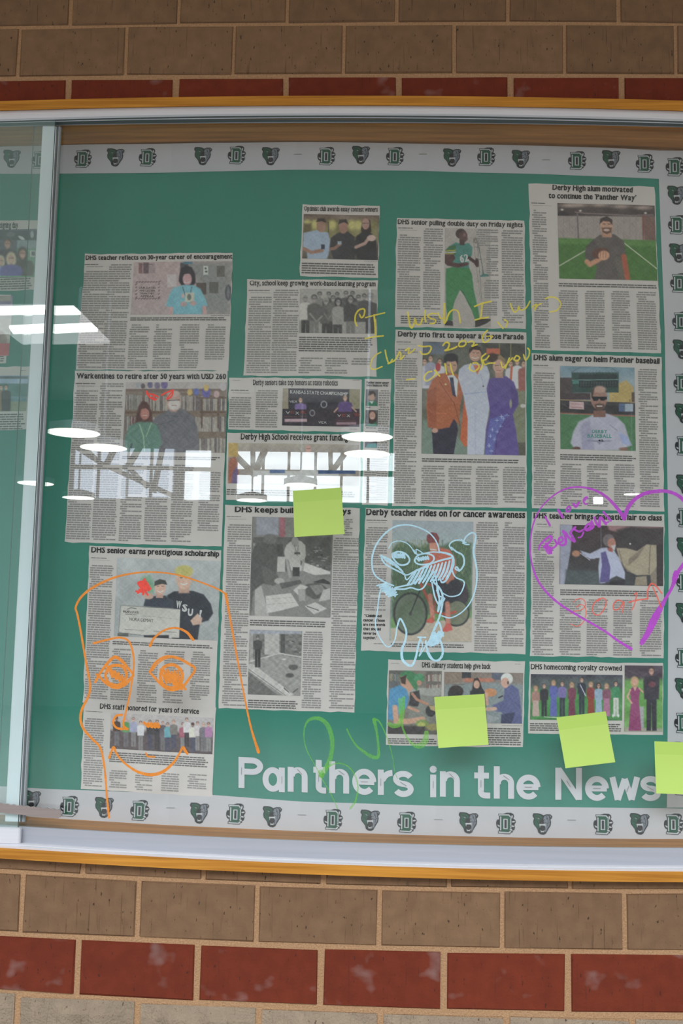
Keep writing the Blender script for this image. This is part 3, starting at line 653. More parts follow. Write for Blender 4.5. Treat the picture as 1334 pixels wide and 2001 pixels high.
# 2
c = Clip([(147.5,725),(445,725),(433,1068),(128,1060)], 2, 'clipping about a retiring couple, woman in green and bearded man before library shelves')
c.head('Warkentines to retire after 50 years with USD 260', 120, 118, 1262, 122, 40)
def ph(k):
    k.grad((158,146,144),(120,108,104),145,260); shelf_books(k, 490,205,700,700,3,[(120,118,112),(150,144,138),(110,70,76),(140,132,128),(96,90,92)]); shelf_books(k,700,215,1262,700,3,[(150,142,134),(166,158,148),(120,112,110),(104,96,98),(158,150,142)])
    k.r(490,196,1262,216,(104,82,72)).r(490,370,800,386,(100,80,70)).r(1040,260,1262,272,(100,80,70)).r(620,200,640,700,(104,84,74)).r(1070,260,1084,500,(100,82,74)).r(1195,270,1208,500,(100,82,74)).r(1060,370,1262,382,(100,80,70)); k.l([490,200,1262,262],10,(104,82,72))
    k.r(490,145,1262,196,(170,160,156)); 
    for x, y, w, cc in ((590,170,18,(150,150,156)),(625,175,16,(80,66,70)),(680,165,20,(90,84,120)),(735,172,22,(110,96,120)),(790,165,26,(96,80,130)),(985,222,20,(190,160,90)),(1035,220,22,(84,96,160)),(1110,222,34,(90,84,150)),(1110,190,20,(190,160,90)),(1190,238,22,(180,150,150)),(1240,180,26,(176,168,170))): k.e(x,y,w,w*1.25,cc,6)
    k.p([830,350,900,340,960,365,1020,420,1045,500,1060,700,700,700,690,560,700,440,740,400,800,370],(104,102,108),10)
    k.l([720,480,860,440,900,480],5,(86,84,90)).l([800,400,930,410],4,(80,80,86)); k.e(862,300,56,75,(176,142,130),8).e(865,318,48,42,(196,188,182),10).e(858,235,50,26,(180,156,146),8).l([815,285,905,282],7,(70,60,62)).l([845,324,882,324],5,(150,100,94))
    k.p([560,470,590,330,620,290,660,300,690,370,700,460,660,490,600,490],(84,56,54),10).e(640,385,34,48,(172,116,106),8).p([600,360,620,320,665,320,680,370,650,345,615,350],(84,56,54),6)
    k.p([520,480,590,450,690,450,730,470,760,540,770,620,720,700,480,700,490,560],(92,124,112),10); k.l([600,470,630,560,640,690],9,(140,170,140)).l([690,460,650,560],8,(140,170,140)).l([540,620,520,700],16,(70,84,80)); k.l([625,402,655,400],4,(220,190,186)); k.n(4,8)
c.photo((496,145,1256,688), ph)
c.lines((112,150,268,164), dark=True); c.lines((112,172,250,180), para=0)
c.cols((106,205,215,1355),(300,150,410,1362)); c.cols((470,762,600,1370),(658,770,800,1372),(855,775,990,1375),(1060,830,1200,1290)); c.lines((468,708,1230,738), dark=True, pitch=3.8, rows=2); c.done()
# 3
c = Clip([(176,1067),(432,1075),(421,1386),(163,1372)], 3, 'clipping about a scholarship, smiling student holding a giant cheque, under orange drawn eyes')
c.head('DHS senior earns prestigious scholarship', 168, 128, 1240, 162, 44)
def ph(k):
    k.grad((168,170,170),(150,152,152),170,870); k.n(5,60); k.p([560,400,600,330,660,320,700,400,690,470,600,470],(110,150,120),30)
    k.p([860,455,1020,450,1110,480,1170,560,1190,640,1150,700,1080,720,1060,870,900,870,860,600,800,490],(38,40,50),8)
    k.r(900,340,990,470,(176,140,122),10).e(945,350,66,90,(196,158,138),10).e(945,285,76,50,(176,166,96),10).l([915,340,930,340],7,(60,50,46)).l([960,340,975,340],7,(60,50,46)).l([920,390,945,400,972,388],8,(230,214,206))
    k.p([1060,640,1100,680,1090,730,1020,740,1000,700],(190,156,138),6)
    k.p([605,580,620,520,690,495,790,490,860,540,860,600],(46,50,62),8); k.r(710,440,770,510,(180,140,124)).e(745,420,46,64,(200,160,142),6).p([695,410,700,370,740,352,790,362,806,400,760,392],(52,54,52),5).e(650,495,40,26,(188,150,134),6)
    k.l([722,452,745,462,770,450],6,(236,222,214)).l([718,412,735,412],5,(80,60,56)).l([758,412,775,412],5,(80,60,56))
    k.p([415,572,915,605,905,860,398,800],(184,180,172),4).l([415,572,915,605,905,860,398,800,415,572],5,(110,108,104)); k.l([470,605,500,592,545,600],7,(90,90,86)).l([580,660,700,668,890,690],3,(150,148,142)); k.l([450,775,610,785],4,(110,108,104)).l([690,788,880,800],4,(90,88,88))
    k.r(610,822,820,870,(40,40,46)).r(388,805,480,870,(84,86,80)).r(845,845,1060,880,(36,36,44)); k.n(3,7)
c.photo((385,172,1228,868), ph)
for ch, x, y in (('W',878,592),('S',928,622),('U',975,658),('!',1068,668)): c.mini(ch, x, y-2, x+(44 if ch != '!' else 20), y+2, 56, bold=0.05)
c.mini('WICHITA STATE', 432, 632, 562, 642, 18, m='ink', bold=0.03, serif=True); c.mini('UNIVERSITY', 450, 650, 548, 657, 9, m='ink', bold=0.0)
c.mini('NORA DEMAIT', 486, 700, 688, 716, 26, m='ink', bold=-0.005)
c.lines((168,168,312,182), dark=True); c.lines((168,190,320,198), para=0)
c.cols((160,228,300,1365)); c.cols((345,930,480,1375),(566,942,710,1395),(785,950,930,1400),(1008,955,1150,1375)); c.lines((348,868,1195,915), dark=True, pitch=3.9, rows=2); c.done()
# 4
c = Clip([(165,1369),(422,1383),(415,1557),(159,1541)], 4, 'clipping about staff years of service, long row of standing people, just above the bottom border', layer=2.1)
c.head('DHS staff honored for years of service', 226, 186, 886, 222, 33, serif=True)
def ph(k):
    k.grad((178,170,168),(168,160,160),215,300); k.r(280,400,985,500,(58,46,50),10); k.p([290,330,980,350,980,480,290,460],(80,66,68),20)
    P_ = [(338,240,12,(70,50,44),(120,84,70),(50,36,32)),(400,245,12,(86,140,84),(190,150,140),(170,160,150)),(450,245,12,(150,150,176),(190,150,140),(120,100,84)),(498,268,11,(200,196,198),(196,156,140),(60,44,38)),(560,262,11,(50,46,50),(190,150,134),(50,40,36)),(608,262,12,(50,46,52),(190,150,134),(70,50,40)),(645,270,10,(90,80,84),(190,150,134),(110,84,70)),(678,280,11,(96,150,160),(196,156,140),(60,44,38)),(718,262,12,(110,104,100),(196,156,140),(120,90,60)),(780,280,12,(150,80,96),(196,156,140),(50,36,32)),(805,248,11,(196,190,190),(190,150,134),(50,40,36)),(845,280,12,(206,198,184),(90,60,50),(40,30,28)),(876,272,10,(190,180,180),(190,150,134),(50,40,36)),(916,278,13,(104,98,106),(196,156,140),(150,140,134)),(950,278,12,(160,110,150),(190,140,124),(70,50,44))]
    for i, (x, y, r, s, sk, h) in enumerate(P_): k.person(x, y, r, s, sk, h, w=2.2, bot=y+195, pants=random.choice([(50,44,50),(96,92,96),(60,60,80),(120,116,116)]), hip=y+95)
    k.n(4,7)
c.photo((300,212,975,492), ph); c.lines((132,200,250,212), dark=True); c.lines((132,222,240,228), para=0)
c.cols((128,245,235,712)); c.cols((290,592,400,722),(462,608,568,738),(638,612,750,745),(812,618,930,728)); c.lines((290,472,955,585), dark=True, pitch=4.2, rows=5, fill=1.0); c.done()
# 5
c = Clip([(591,401),(742,403),(738,544),(586,541)], 5, 'small clipping about essay contest winners, three students holding small trophies')
c.head('Optimist club awards essay contest winners', 645, 92, 1208, 98, 34, serif=True)
def ph(k):
    k.grad((96,82,72),(84,76,66),120,470); k.r(640,125,1208,165,(112,92,80),16).r(640,165,1208,330,(120,112,70),30); k.n(12,40)
    for x in (670,730,860,1010,1060): k.e(x,200,30,36,(186,176,110),20)
    k.l([830,180,830,330],10,(84,70,60)).r(640,190,700,260,(96,84,56),16)
    k.p([640,262,740,240,830,260,845,330,838,400,820,465,670,465,665,385,636,370],(150,164,184),8); k.e(776,205,36,52,(150,112,96),6).p([735,180,750,152,800,150,815,185,780,172],(44,36,34),5).l([645,385,700,412,780,396],26,(150,108,92),8).r(775,350,803,386,(40,44,64))
    k.p([850,300,900,262,980,250,1030,290,1050,370,1030,470,870,470,840,370],(44,42,46),8).e(944,215,34,52,(150,110,96),6).p([905,195,915,160,965,155,985,195,950,178],(38,32,32),5).l([850,385,880,378,920,345],24,(140,100,86),6).r(900,325,930,350,(150,160,170))
    k.p([1078,240,1090,165,1120,145,1150,165,1160,250,1130,270,1090,270],(44,30,30),6).e(1115,190,30,44,(160,122,110),5).p([1040,290,1090,250,1150,255,1195,300,1205,470,1050,470,1030,380],(36,34,38),8).l([1040,370,1110,340,1140,300],24,(176,140,128),6).e(1160,300,34,24,(190,160,150),6).l([1092,186,1140,186],4,(50,40,40)); k.n(3,6)
c.photo((642,118,1210,468), ph); c.lines((628,486,1200,586), dark=True, pitch=4.4); c.lines((1090,474,1205,480), para=0); c.done()
# 6
c = Clip([(484,547),(738,549),(735,737),(476,734)], 5, 'clipping about a work-based learning program, grey group portrait with a yellow pen mark', layer=1.8)
c.head('City, school keep growing work-based learning program', 228, 662, 1192, 668, 36, serif=True)
def ph(k):
    k.grad((158,152,146),(150,144,140),690,1030); G = lambda v: (v, v*.96, v*.93)
    for x, y, r, s in ((764,712,19,120),(833,712,19,70),(898,715,18,84),(965,704,20,76),(1015,706,20,62),(1060,734,20,96),(1105,726,20,70)): k.person(x, y, r, G(s), G(128), G(52), bot=940)
    for x, y, r, s, h in ((655,730,25,190,170),(722,735,26,84,60),(812,756,24,84,150),(866,740,20,96,50),(905,764,23,150,40),(1000,738,26,56,30),(1152,718,28,66,110)): k.person(x, y, r, G(s), G(132), G(h), w=2.1, bot=1030, pants=G(54 if r != 26 else 112), hip=y+190, long=(x == 905))
    k.l([690,880,740,940,780,900],14,G(128)).l([870,900,905,955,940,900],13,G(140)).l([800,880,830,920,860,880],11,G(120)); k.n(4,7)
c.photo((614,688,1198,1032), ph); c.lines((220,694,382,706), dark=True); c.lines((220,715,375,722), para=0)
c.cols((225,745,375,1335),(412,692,580,1338)); c.cols((605,1210,775,1340),(806,1212,970,1342),(1008,1214,1150,1275)); c.lines((606,1052,1178,1180), dark=True, pitch=4.3, rows=7); c.done()
# 7
c = Clip([(447.5,738),(706.6,742),(705,845),(445,840)], 6, 'clipping about state robotics, two students at a black championship backdrop')
c.head('Derby seniors take top honors at state robotics', 238, 122, 852, 127, 38, serif=True)
def ph(k):
    k.grad((140,128,104),(60,56,60),146,200); k.r(452,146,500,300,(146,134,116)).r(495,146,940,300,(52,48,56)).r(935,156,1020,320,(138,130,106)).r(452,295,1010,432,(50,42,50))
    k.person(583,212,17,(120,98,150),w=2.6,bot=300).person(905,195,19,(92,70,120),w=2.8,bot=318); k.l([852,290,826,318],10,(180,140,128)).l([955,285,985,315],10,(180,140,128))
    k.p([840,318,1010,322,1010,430,835,425],(58,40,50),3).e(752,264,24,26,(150,146,150),4).e(752,264,17,19,(52,48,56),3).e(668,326,20,24,(140,136,142),4).e(668,326,14,17,(52,44,54),3)
    k.r(468,368,630,390,(180,150,158),4).r(842,392,985,410,(150,120,130),4); k.l([470,352,620,352],3,(120,70,76)).l([844,380,980,384],3,(110,66,72)); k.n(3,7)
c.photo((455,146,1008,426), ph); c.mini('KANSAS STATE CHAMPIONSHIP', 508, 184, 925, 200, 24, bold=0.02)
for s_, x, y, w, h, mm in (('V',475,332,32,20,'w_print'),('E',512,328,26,18,'vexred'),('X',545,337,28,20,'w_print'),('V',848,353,28,18,'w_print'),('E',884,350,24,18,'vexred'),('X',916,355,26,18,'w_print'),('VEX',503,252,58,18,'w_print'),('VEX',712,402,60,16,'w_print')): c.mini(s_, x, y, x+w, y+1, h, m=mm, bold=0.0)
for x, y in ((580,326),(970,344)): c.mini('VRC', x, y+4, x+44, y+6, 22, m='vexred', bold=0.02)
c.lines((78,152,210,166), dark=True); c.lines((78,175,215,182), para=0); c.cols((70,204,215,432),(262,154,408,434)); c.lines((80,84,140,90), para=0); c.lines((945,84,1010,92), para=0); c.lines((925,438,990,446), para=0); c.done()
# 8 panther seniors strip
c = Clip([(712.5,741),(764,742),(757,988),(707,986)], 6, 'narrow clipping with two small portraits of students in green gowns', layer=1.5)
c.head('Panther senior among', 1060, 112, 1222, 115, 15, bold=0.03); c.head('Dore finalists at WSU', 1060, 132, 1216, 135, 15, bold=0.03)
def ph(k): k.grad((100,96,100),(86,84,90),150,280); k.e(1098,205,26,34,(176,140,126),6).p([1068,205,1075,170,1110,165,1128,190,1120,215,1110,185],(50,40,36),5); k.p([1055,275,1065,248,1095,235,1125,240,1145,275],(48,110,84),5).p([1080,240,1098,262,1112,240],(200,200,200),3)
c.photo((1056,154,1140,276), ph)
def ph(k): k.grad((86,80,84),(80,76,80),300,425); k.e(1100,355,36,50,(50,36,34),8).e(1102,345,22,30,(180,136,122),5); k.p([1052,424,1075,400,1100,408,1130,390,1138,424],(48,110,84),5).l([1090,362,1112,362],4,(230,210,205))
c.photo((1054,304,1140,424), ph)
def ph(k): k.grad((70,60,62),(60,56,60),455,580); k.e(1095,500,22,28,(170,130,116),6); k.p([1052,578,1070,548,1130,545,1138,578],(60,130,130),5)
c.photo((1050,458,1136,578), ph)
c.cols((1150,156,1205,960), pitch=4.6, para=0.05, wl=(2,5)); c.lines((1056,278,1100,290), dark=True); c.lines((1056,428,1130,440), dark=True); c.cols((1048,600,1130,960)); c.done()
# 9 grant funding
c = Clip([(444,846),(705,850),(703,983),(441,977)], 6, 'clipping about grant funding, adults around a large cheque, mostly under window glare', layer=2.0)
c.head('Derby High School receives grant funding', 150, 515, 925, 526, 42, serif=True)
def ph(k):
    k.grad((170,160,146),(150,140,132),540,600); k.r(60,540,130,640,(180,150,90)); k.n(6,50)
    k.p([60,690,75,650,110,640,135,700,135,852,60,852],(150,90,70),8).p([90,760,125,700,135,852,80,852],(100,84,120),8)
    k.person(640, 556, 26, (196,192,190), (210,160,150), (170,150,140), bot=840, w=2.4); k.r(150,640,1000,700,(180,176,172),30)
    k.p([240,740,860,748,856,840,236,835],(196,192,190),5).r(360,735,470,760,(90,110,150)).r(710,740,980,765,(60,80,120)); k.n(4,9)
c.photo((62,540,1002,852), ph); c.lines((48,870,1000,940), dark=True, pitch=4.6); c.done()
# 10 keeps building
c = Clip([(440,987),(703,993),(692,1392),(427,1384)], 7, 'tall clipping about career pathways with two grey workshop photos, half under the upper sticky note')
c.head('DHS keeps building pathways', 172, 180, 1180, 200, 46)
G = lambda v: (v, v*.965, v*.94)
def ph(k):
    k.grad(G(96),G(120),220,1095); k.r(330,220,700,400,G(120)).r(360,225,550,380,(140,140,150),10).r(560,225,610,400,(150,90,100),6).r(330,400,1005,690,G(84)); k.n(7,30)  # bluish and pink patches put a reflection's tint into the grey print
    for j in range(40): x = random.uniform(780,1000); y = random.uniform(480,680); k.r(x,y,x+random.uniform(10,40),y+random.uniform(5,16),G(random.choice([60,120,150,100])),3)
    k.r(330,450,350,640,G(130),5).r(535,460,590,560,G(60)).r(540,570,610,700,G(176),4)
    k.p([780,620,1002,700,1002,720,700,740,730,660],G(190),8).p([400,720,760,690,1002,780,1002,1095,340,1085,360,820],G(122),6).p([345,830,400,810,470,1085,345,1085],G(164),6)
    k.p([655,440,700,425,750,435,785,470,790,560,770,620,745,600,740,690,660,690,640,600,610,590,600,520,620,470],G(172),6).e(696,440,32,44,G(140),5).l([690,470,715,560],5,G(90)).l([725,470,715,560],5,G(90)).r(690,530,740,548,G(70))
    k.l([625,600,650,740],26,G(150),6).l([770,600,760,680],22,G(150),6).r(675,660,735,740,G(50),4)
    k.p([385,450,460,425,530,470,545,560,530,700,560,790,500,820,420,800,330,870,310,1085,310,560,340,480],G(74),10).e(480,415,60,45,G(100),10).p([400,640,520,700,560,760,520,820,430,800],G(86),8).e(560,780,44,26,G(160),6)
    k.p([440,910,660,885,730,995,560,1040,450,1060],G(186),4).l([440,940,680,920],3,G(150)).l([450,985,700,965],3,G(150)); k.p([790,810,900,790,985,850,960,920,860,940,790,900],G(80),5).p([820,820,920,810,960,860,880,905],G(120),4).p([680,860,740,810,810,830,720,900],G(180),4).p([720,850,780,850,785,950,730,955],G(150),4).p([780,1000,870,965,975,1020,860,1070],G(180),4).l([800,1000,900,1035],8,G(80)); k.p([940,860,1000,840,1000,940,900,960],G(170),4).p([850,790,940,760,1000,790,1000,810],G(50),5)
    k.p([560,800,740,770,760,800,580,850],G(80),4); k.n(3,8)
c.photo((325,222,1003,1098), ph)
def ph(k):
    k.grad(G(120),G(130),1200,1780); k.r(300,1205,750,1450,G(110)).r(430,1230,560,1420,G(164),5).r(300,1240,330,1480,G(150)).r(570,1240,610,1420,G(70),4).r(610,1250,750,1430,G(104),6)
    for j in range(30): x = random.uniform(625,735); y = random.uniform(1270,1400); k.r(x,y,x+25,y+9,G(random.choice([60,130,90])),3)
    k.r(300,1205,750,1240,(148,148,156),8)
    k.p([300,1490,560,1415,745,1455,745,1700,690,1770,300,1500],G(140),6).l([300,1480,560,1408,745,1440],12,G(176)).p([290,1500,330,1500,690,1770,620,1790,288,1560],G(178),4).l([292,1545,650,1800],6,G(110)).p([288,1570,560,1780,288,1770],G(96),5)
    k.n(7,12); k.person(372,1255,15,G(60),G(120),G(34),w=2.6,bot=1530,pants=G(44),hip=1370); k.e(680,1530,40,24,G(76),6).e(650,1600,36,20,G(70),6).l([600,1710,640,1745],8,G(60)).l([680,1745,720,1715],8,G(60)).e(600,1460,16,8,G(190)); k.n(3,8)
c.photo((302,1203,742,1778), ph)
c.lines((102,214,232,226), dark=True); c.lines((102,238,270,246), para=0)
c.cols((112,282,260,1870)); c.cols((1120,238,1190,390),(1032,400,1205,1895)); c.cols((772,1214,915,1890)); c.lines((305,1112,965,1175), dark=True, pitch=4.3, rows=3); c.lines((288,1806,722,1878), dark=True, pitch=4.3, rows=4); c.done()
# 11 rides on
c = Clip([(714,993),(1028.5,1000),(1026,1278),(705,1272)], 8, 'clipping about a cancer awareness ride, cyclist in red standing with a bicycle before tall corn')
c.head('Derby teacher rides on for cancer awareness', 96, 140, 1278, 162, 46)
def ph(k):
    k.grad((150,156,162),(150,160,162),180,330); k.p([285,400,340,340,420,350,500,380,560,350,660,370,760,330,880,350,880,880,285,960],(76,96,72),20)
    for j in range(150):
        x = random.uniform(285,880); y = random.uniform(370,840); L = random.uniform(20,70); k.l([x,y,x+random.uniform(-26,26),y-L],4,random.choice([(60,84,58),(96,120,84),(50,70,50),(120,138,100)]),3)
    for j in range(26): x = random.uniform(290,880); k.l([x,380,x+random.uniform(-8,8),325],3,(140,138,104),3)
    k.p([280,905,880,850,880,1000,280,985],(104,140,84),14).p([280,985,600,930,885,905,885,1085,278,1085],(176,160,142),8)
    k.p([660,640,760,625,840,650,860,740,830,830,720,860,690,760],(60,50,58),10)
    k.e(425,875,128,160,(48,50,50),4).e(425,875,113,145,(96,104,88),5).e(425,890,96,110,(84,100,76),8,op=.6).l([425,875,500,690],10,(44,44,46)).e(425,875,12,14,(60,60,60))
    k.e(765,870,100,100,(52,54,54),4).e(765,868,88,88,(110,112,92),5); k.l([500,650,600,860,690,880,760,860],18,(168,70,54),5).l([540,650,680,700],14,(168,70,54)).l([470,640,560,610],9,(40,40,42)).l([600,860,620,700],12,(160,70,54))
    k.p([560,620,620,560,760,600,830,680,800,760,720,800,690,860,640,840,620,740],(46,44,52),8)
    k.l([570,740,590,900],34,(186,120,104),8).l([700,800,705,950],36,(186,120,104),8).p([545,920,590,895,605,930,590,945,545,940],(186,84,72),4).p([665,990,695,945,725,950,740,995,690,1010,665,1005],(196,86,78),4)
    k.p([560,410,640,380,720,400,760,470,750,620,690,640,600,600,560,540,540,470],(184,96,76),8).l([560,450,500,560,490,640],24,(176,110,90),8).l([740,450,760,560,700,640],24,(176,110,90),8)
    k.e(600,375,36,46,(190,126,106),5).p([545,330,548,290,580,268,620,275,640,310,636,352,600,345,560,350],(120,56,58),5).l([560,300,600,285],8,(70,60,76)).l([575,395,615,400],8,(210,200,190)); k.n(3,7)
c.photo((293,178,878,1085), ph)
c.lines((98,172,254,186), dark=True); c.lines((98,192,240,200), para=0); c.cols((98,225,235,855)); c.cols((915,188,1062,1155),(1114,190,1262,1120))
for i, t in enumerate(('"Childhood','cancer. Those','are two words','that should','never be','together."')): c.head(t, 74 if i else 82, 898+32.5*i, (210,235,238,205,170,176)[i], 901+32.5*i, 19, bold=0.024)
c.lines((280,1090,830,1130), dark=True, pitch=4.2, rows=2); c.lines((140,1092,225,1102), para=0); c.done()
# 12 double duty
c = Clip([(775,427),(1024,432),(1027,643),(771.5,640)], 9, 'clipping with a cut-out football player in green carrying a trombone')
c.head('DHS senior pulling double duty on Friday nights', 80, 138, 1242, 166, 42, serif=True)
def ph(k):
    k.l([782,300,790,265,805,262,818,290,862,850],5,(110,106,100),3).l([786,300,850,850],4,(120,116,110),3).e(803,292,14,22,(96,90,80),4).e(803,292,8,15,(150,140,128),3).l([825,300,880,600],7,(90,92,92),3)
    k.p([865,560,880,595,936,605,925,622,850,625,845,615,868,600],(70,110,104),4).l([796,350,840,352],4,(100,98,92)).l([806,462,860,462],5,(90,86,80))
    k.p([530,550,600,530,740,535,770,600,790,760,830,930,840,1010,800,1030,770,940,700,800,660,745,610,850,590,930,590,1030,545,1040,530,900,525,640],(50,116,66),6)
    k.p([660,745,700,800,770,940,760,900,690,760],(36,90,50),5).l([560,800,600,780],5,(36,90,52))
    k.p([515,1050,560,1030,592,1040,595,1082,520,1078],(44,34,36),4).p([800,1030,870,1015,940,1018,950,1030,905,1060,845,1085,800,1095],(40,32,34),4)
    k.p([560,340,620,305,680,320,740,310,775,350,770,420,740,480,745,545,640,540,540,520,600,440,560,400],(62,120,110),6)
    k.p([520,380,560,340,620,330,620,420,530,410],(52,96,60),5).l([525,385,618,378],7,(190,170,60)).l([525,398,618,396],8,(200,190,186)).l([526,410,600,412],5,(190,160,60))
    k.p([505,415,600,415,615,450,590,490,640,500,720,490,745,500,730,520,640,540,540,520,500,480],(74,46,46),6).l([745,450,800,490,820,520],28,(66,42,42),6).e(815,490,18,38,(60,40,42),5)
    k.e(668,225,50,46,(58,42,42),5).p([650,225,700,190,726,225,730,280,700,312,655,295],(84,58,56),6).r(655,280,700,330,(64,44,44)).e(700,235,14,18,(120,90,88),10); k.n(3,6)
c.photo((520,172,945,1098), ph, bg=(164,156,150))
c.mini('62', 664, 492, 745, 474, 62, bold=0.05)
c.lines((82,168,222,182), dark=True); c.lines((82,190,265,198), para=0)
c.cols((84,230,280,935)); c.lines((322,172,500,935), stagger=lambda t: 0.98 if t < .3 else 0.86)
c.lines((812,180,1010,345)); c.cols((905,350,1015,620),(885,650,1015,830),(868,850,1000,990)); c.cols((1045,188,1250,1060)); c.lines((110,985,495,1058), dark=True, pitch=4.2, rows=4); c.done()
# 13 Rose parade
c = Clip([(772,645),(1027.6,650),(1029,993),(766,989)], 10, 'clipping about a parade trio, rust blazer, white suit and purple dress', layer=1.8)
c.head('Derby trio first to appear at Rose Parade', 82, 134, 1250, 162, 48)
def ph(k):
    k.grad((84,84,76),(116,118,104),185,1240); k.r(315,185,520,300,(96,104,120),20).r(860,200,1275,330,(64,62,58),16); k.n(8,50)
    for x in (1025,1130): k.l([x,205,x,330],9,(120,116,70))
    k.r(905,245,1030,300,(184,96,70),8); k.p([310,900,700,1100,720,1240,300,1240],(112,128,116),30).p([1100,700,1275,560,1275,1120,1190,1120],(120,122,100),30).r(1190,1120,1275,1240,(84,80,70),10)
    for x, y, s in ((330,380,(190,186,196)),(385,350,(150,150,170)),(470,380,(200,196,204)),(1130,400,(196,190,196)),(1190,380,(206,200,206)),(1250,400,(150,90,84))): k.person(x, y-40, 26, s, bot=y+240, w=2)
    k.l([1140,420,1130,540],20,(186,90,60),5).e(455,420,24,40,(170,60,66),5); k.e(1245,780,26,18,(190,186,180))
    k.p([395,980,620,900,640,1000,600,1235,410,1235],(44,38,54),6)
    k.p([470,480,560,470,650,490,690,540,690,640,660,780,650,960,600,900,560,980,450,1000,360,980,345,780,360,640,400,540],(166,92,62),8).p([350,640,440,600,440,980,370,980],(150,80,56),10)
    k.p([540,500,600,490,640,540,630,700,600,640],(206,204,212),4).p([560,515,596,515,620,700,590,680],(52,54,78),4).l([600,740,660,960],6,(110,58,42)).l([470,560,590,740],7,(130,66,48)).l([440,850,530,850],12,(184,104,72)).e(525,580,10,8,(220,200,150)).e(425,1010,30,22,(190,146,130),5)
    k.p([505,350,540,300,600,290,640,340,640,400,620,360,560,350,510,390],(40,34,40),6).e(580,410,52,66,(182,140,120),6).e(575,330,66,38,(38,32,40),8).l([545,400,570,400],5,(60,44,44)).l([595,400,618,400],5,(60,44,44)).l([565,440,590,446],5,(190,130,120))
    k.p([700,680,740,660,735,1150,700,1160,660,1090],(184,92,58),5)
    k.p([700,400,760,385,840,390,910,410,935,480,930,600,940,760,900,1000,880,1235,725,1235,730,900,690,680,640,520,650,440],(182,184,200),8).l([700,670,900,650],9,(150,160,190)).l([800,800,800,1230],5,(160,164,186)).l([850,480,880,600],4,(150,150,170)).e(875,597,7,7,(50,50,60)).p([780,400,860,400,820,490],(196,110,84),5)
    k.e(800,300,55,68,(186,140,120),6).p([740,300,745,250,790,215,850,230,870,300,840,262,780,255],(48,36,34),6).l([775,285,795,285],5,(60,44,44)).l([815,285,838,285],5,(60,44,44)).l([770,328,800,340,830,328],8,(226,204,196))
    k.p([930,530,1000,505,1090,505,1160,560,1195,660,1205,760,1150,860,1180,1010,1210,1240,890,1240,900,1000,940,830,905,620],(88,72,134),8).p([1130,600,1190,640,1200,760,1130,830],(76,60,118),8).p([890,1240,940,900,1110,850,1000,1050,960,1240],(94,96,160),8)
    for x, y in ((1000,915),(960,1000),(1040,970),(1100,870),(1005,1020),(940,1060),(1060,900),(980,1090),(930,1150),(1045,880),(950,1200)): k.l([x-14,y,x+14,y],5,(168,176,206),3).l([x,y-16,x,y+14],5,(168,176,206),3)
    k.l([1110,850,1000,1060,990,1235],5,(70,56,110)).e(1130,760,12,40,(150,146,130),5); k.r(985,450,1060,520,(170,130,114)).e(1020,410,56,66,(192,152,134),6).p([965,380,980,320,1040,310,1080,350,1080,400,1040,350,990,350],(140,116,86),6).l([985,405,1015,405],5,(70,54,50)).l([1035,405,1062,405],5,(70,54,50)).l([1000,450,1040,450],5,(170,84,84)); k.e(960,330,50,40,(60,40,36),10)
    k.n(3,7)
c.photo((313,182,1268,1240), ph)
c.lines((68,180,205,194), dark=True); c.lines((68,204,245,212), para=0); c.cols((66,245,240,1692)); c.cols((302,1330,510,1695),(552,1334,760,1700),(806,1338,1010,1702),(1058,1342,1262,1684)); c.lines((305,1262,1225,1305), dark=True, pitch=4.3, rows=2); c.done()
# 14 Panther Way
c = Clip([(1032,360),(1278,367),(1290,691),(1040,684)], 11, 'clipping of a man holding a football on an indoor green turf field')
c.head('Derby High alum motivated', 248, 136, 912, 160, 42); c.head("to continue the 'Panther Way'", 216, 204, 942, 226, 42)
def ph(k):
    k.grad((78,66,64),(66,56,56),245,340); k.n(5,40); 
    for x, y in ((380,265),(470,260),(640,262),(820,275),(1000,285)): k.e(x,y,60,14,(170,150,140),20)
    for x, y in ((330,300),(1020,330),(480,310)): k.e(x,y,10,7,(220,210,196),8)
    k.l([440,320,520,330,900,350,1080,345],10,(120,104,104),5).e(335,345,52,32,(44,38,42),12)
    k.p([290,350,1100,360,1110,570,295,540],(150,138,132),8); 
    for x in range(340, 1100, 50): k.l([x,355,x,550],3,(134,122,118),3)
    k.l([455,330,465,540],12,(104,90,96),4).p([990,350,1100,360,1110,560,1010,555],(112,84,78),10).l([998,350,1000,550],8,(130,54,60),4)
    k.p([295,535,1112,560,1120,905,303,875],(62,104,44),6).p([295,535,1112,560,1112,610,295,580],(80,122,60),16); k.l([300,768,520,640],9,(176,180,156),4).l([845,580,1118,795],9,(176,180,156),4)
    k.p([640,510,760,505,840,560,860,680,800,700,830,760,860,890,595,885,620,770,560,720,520,640,560,570],(84,76,74),8).p([760,690,830,700,860,885,800,885],(92,86,78),10)
    k.p([600,560,530,600,520,690,545,740,600,740,640,700],(78,70,70),8).l([535,730,560,755,640,710,680,680],40,(186,132,104),8).l([840,690,870,870],44,(160,80,58),8).e(645,660,70,44,(92,56,48),6,-12).e(675,680,46,40,(200,146,118),6); k.l([650,640,645,700],5,(150,104,84)).l([672,636,668,700],5,(150,104,84)).l([694,640,690,700],5,(150,104,84))
    k.r(660,480,740,530,(170,126,104)).e(697,440,52,72,(184,140,118),6).p([640,420,645,375,700,355,745,385,745,430,720,400,670,395],(56,44,42),6).p([655,450,740,450,735,490,700,505,665,490],(96,66,54),8).e(697,470,26,10,(190,160,150),4).l([668,420,688,420],5,(60,44,40)).l([708,420,728,420],5,(60,44,40)); k.n(3,7)
c.photo((290,245,1118,892), ph)
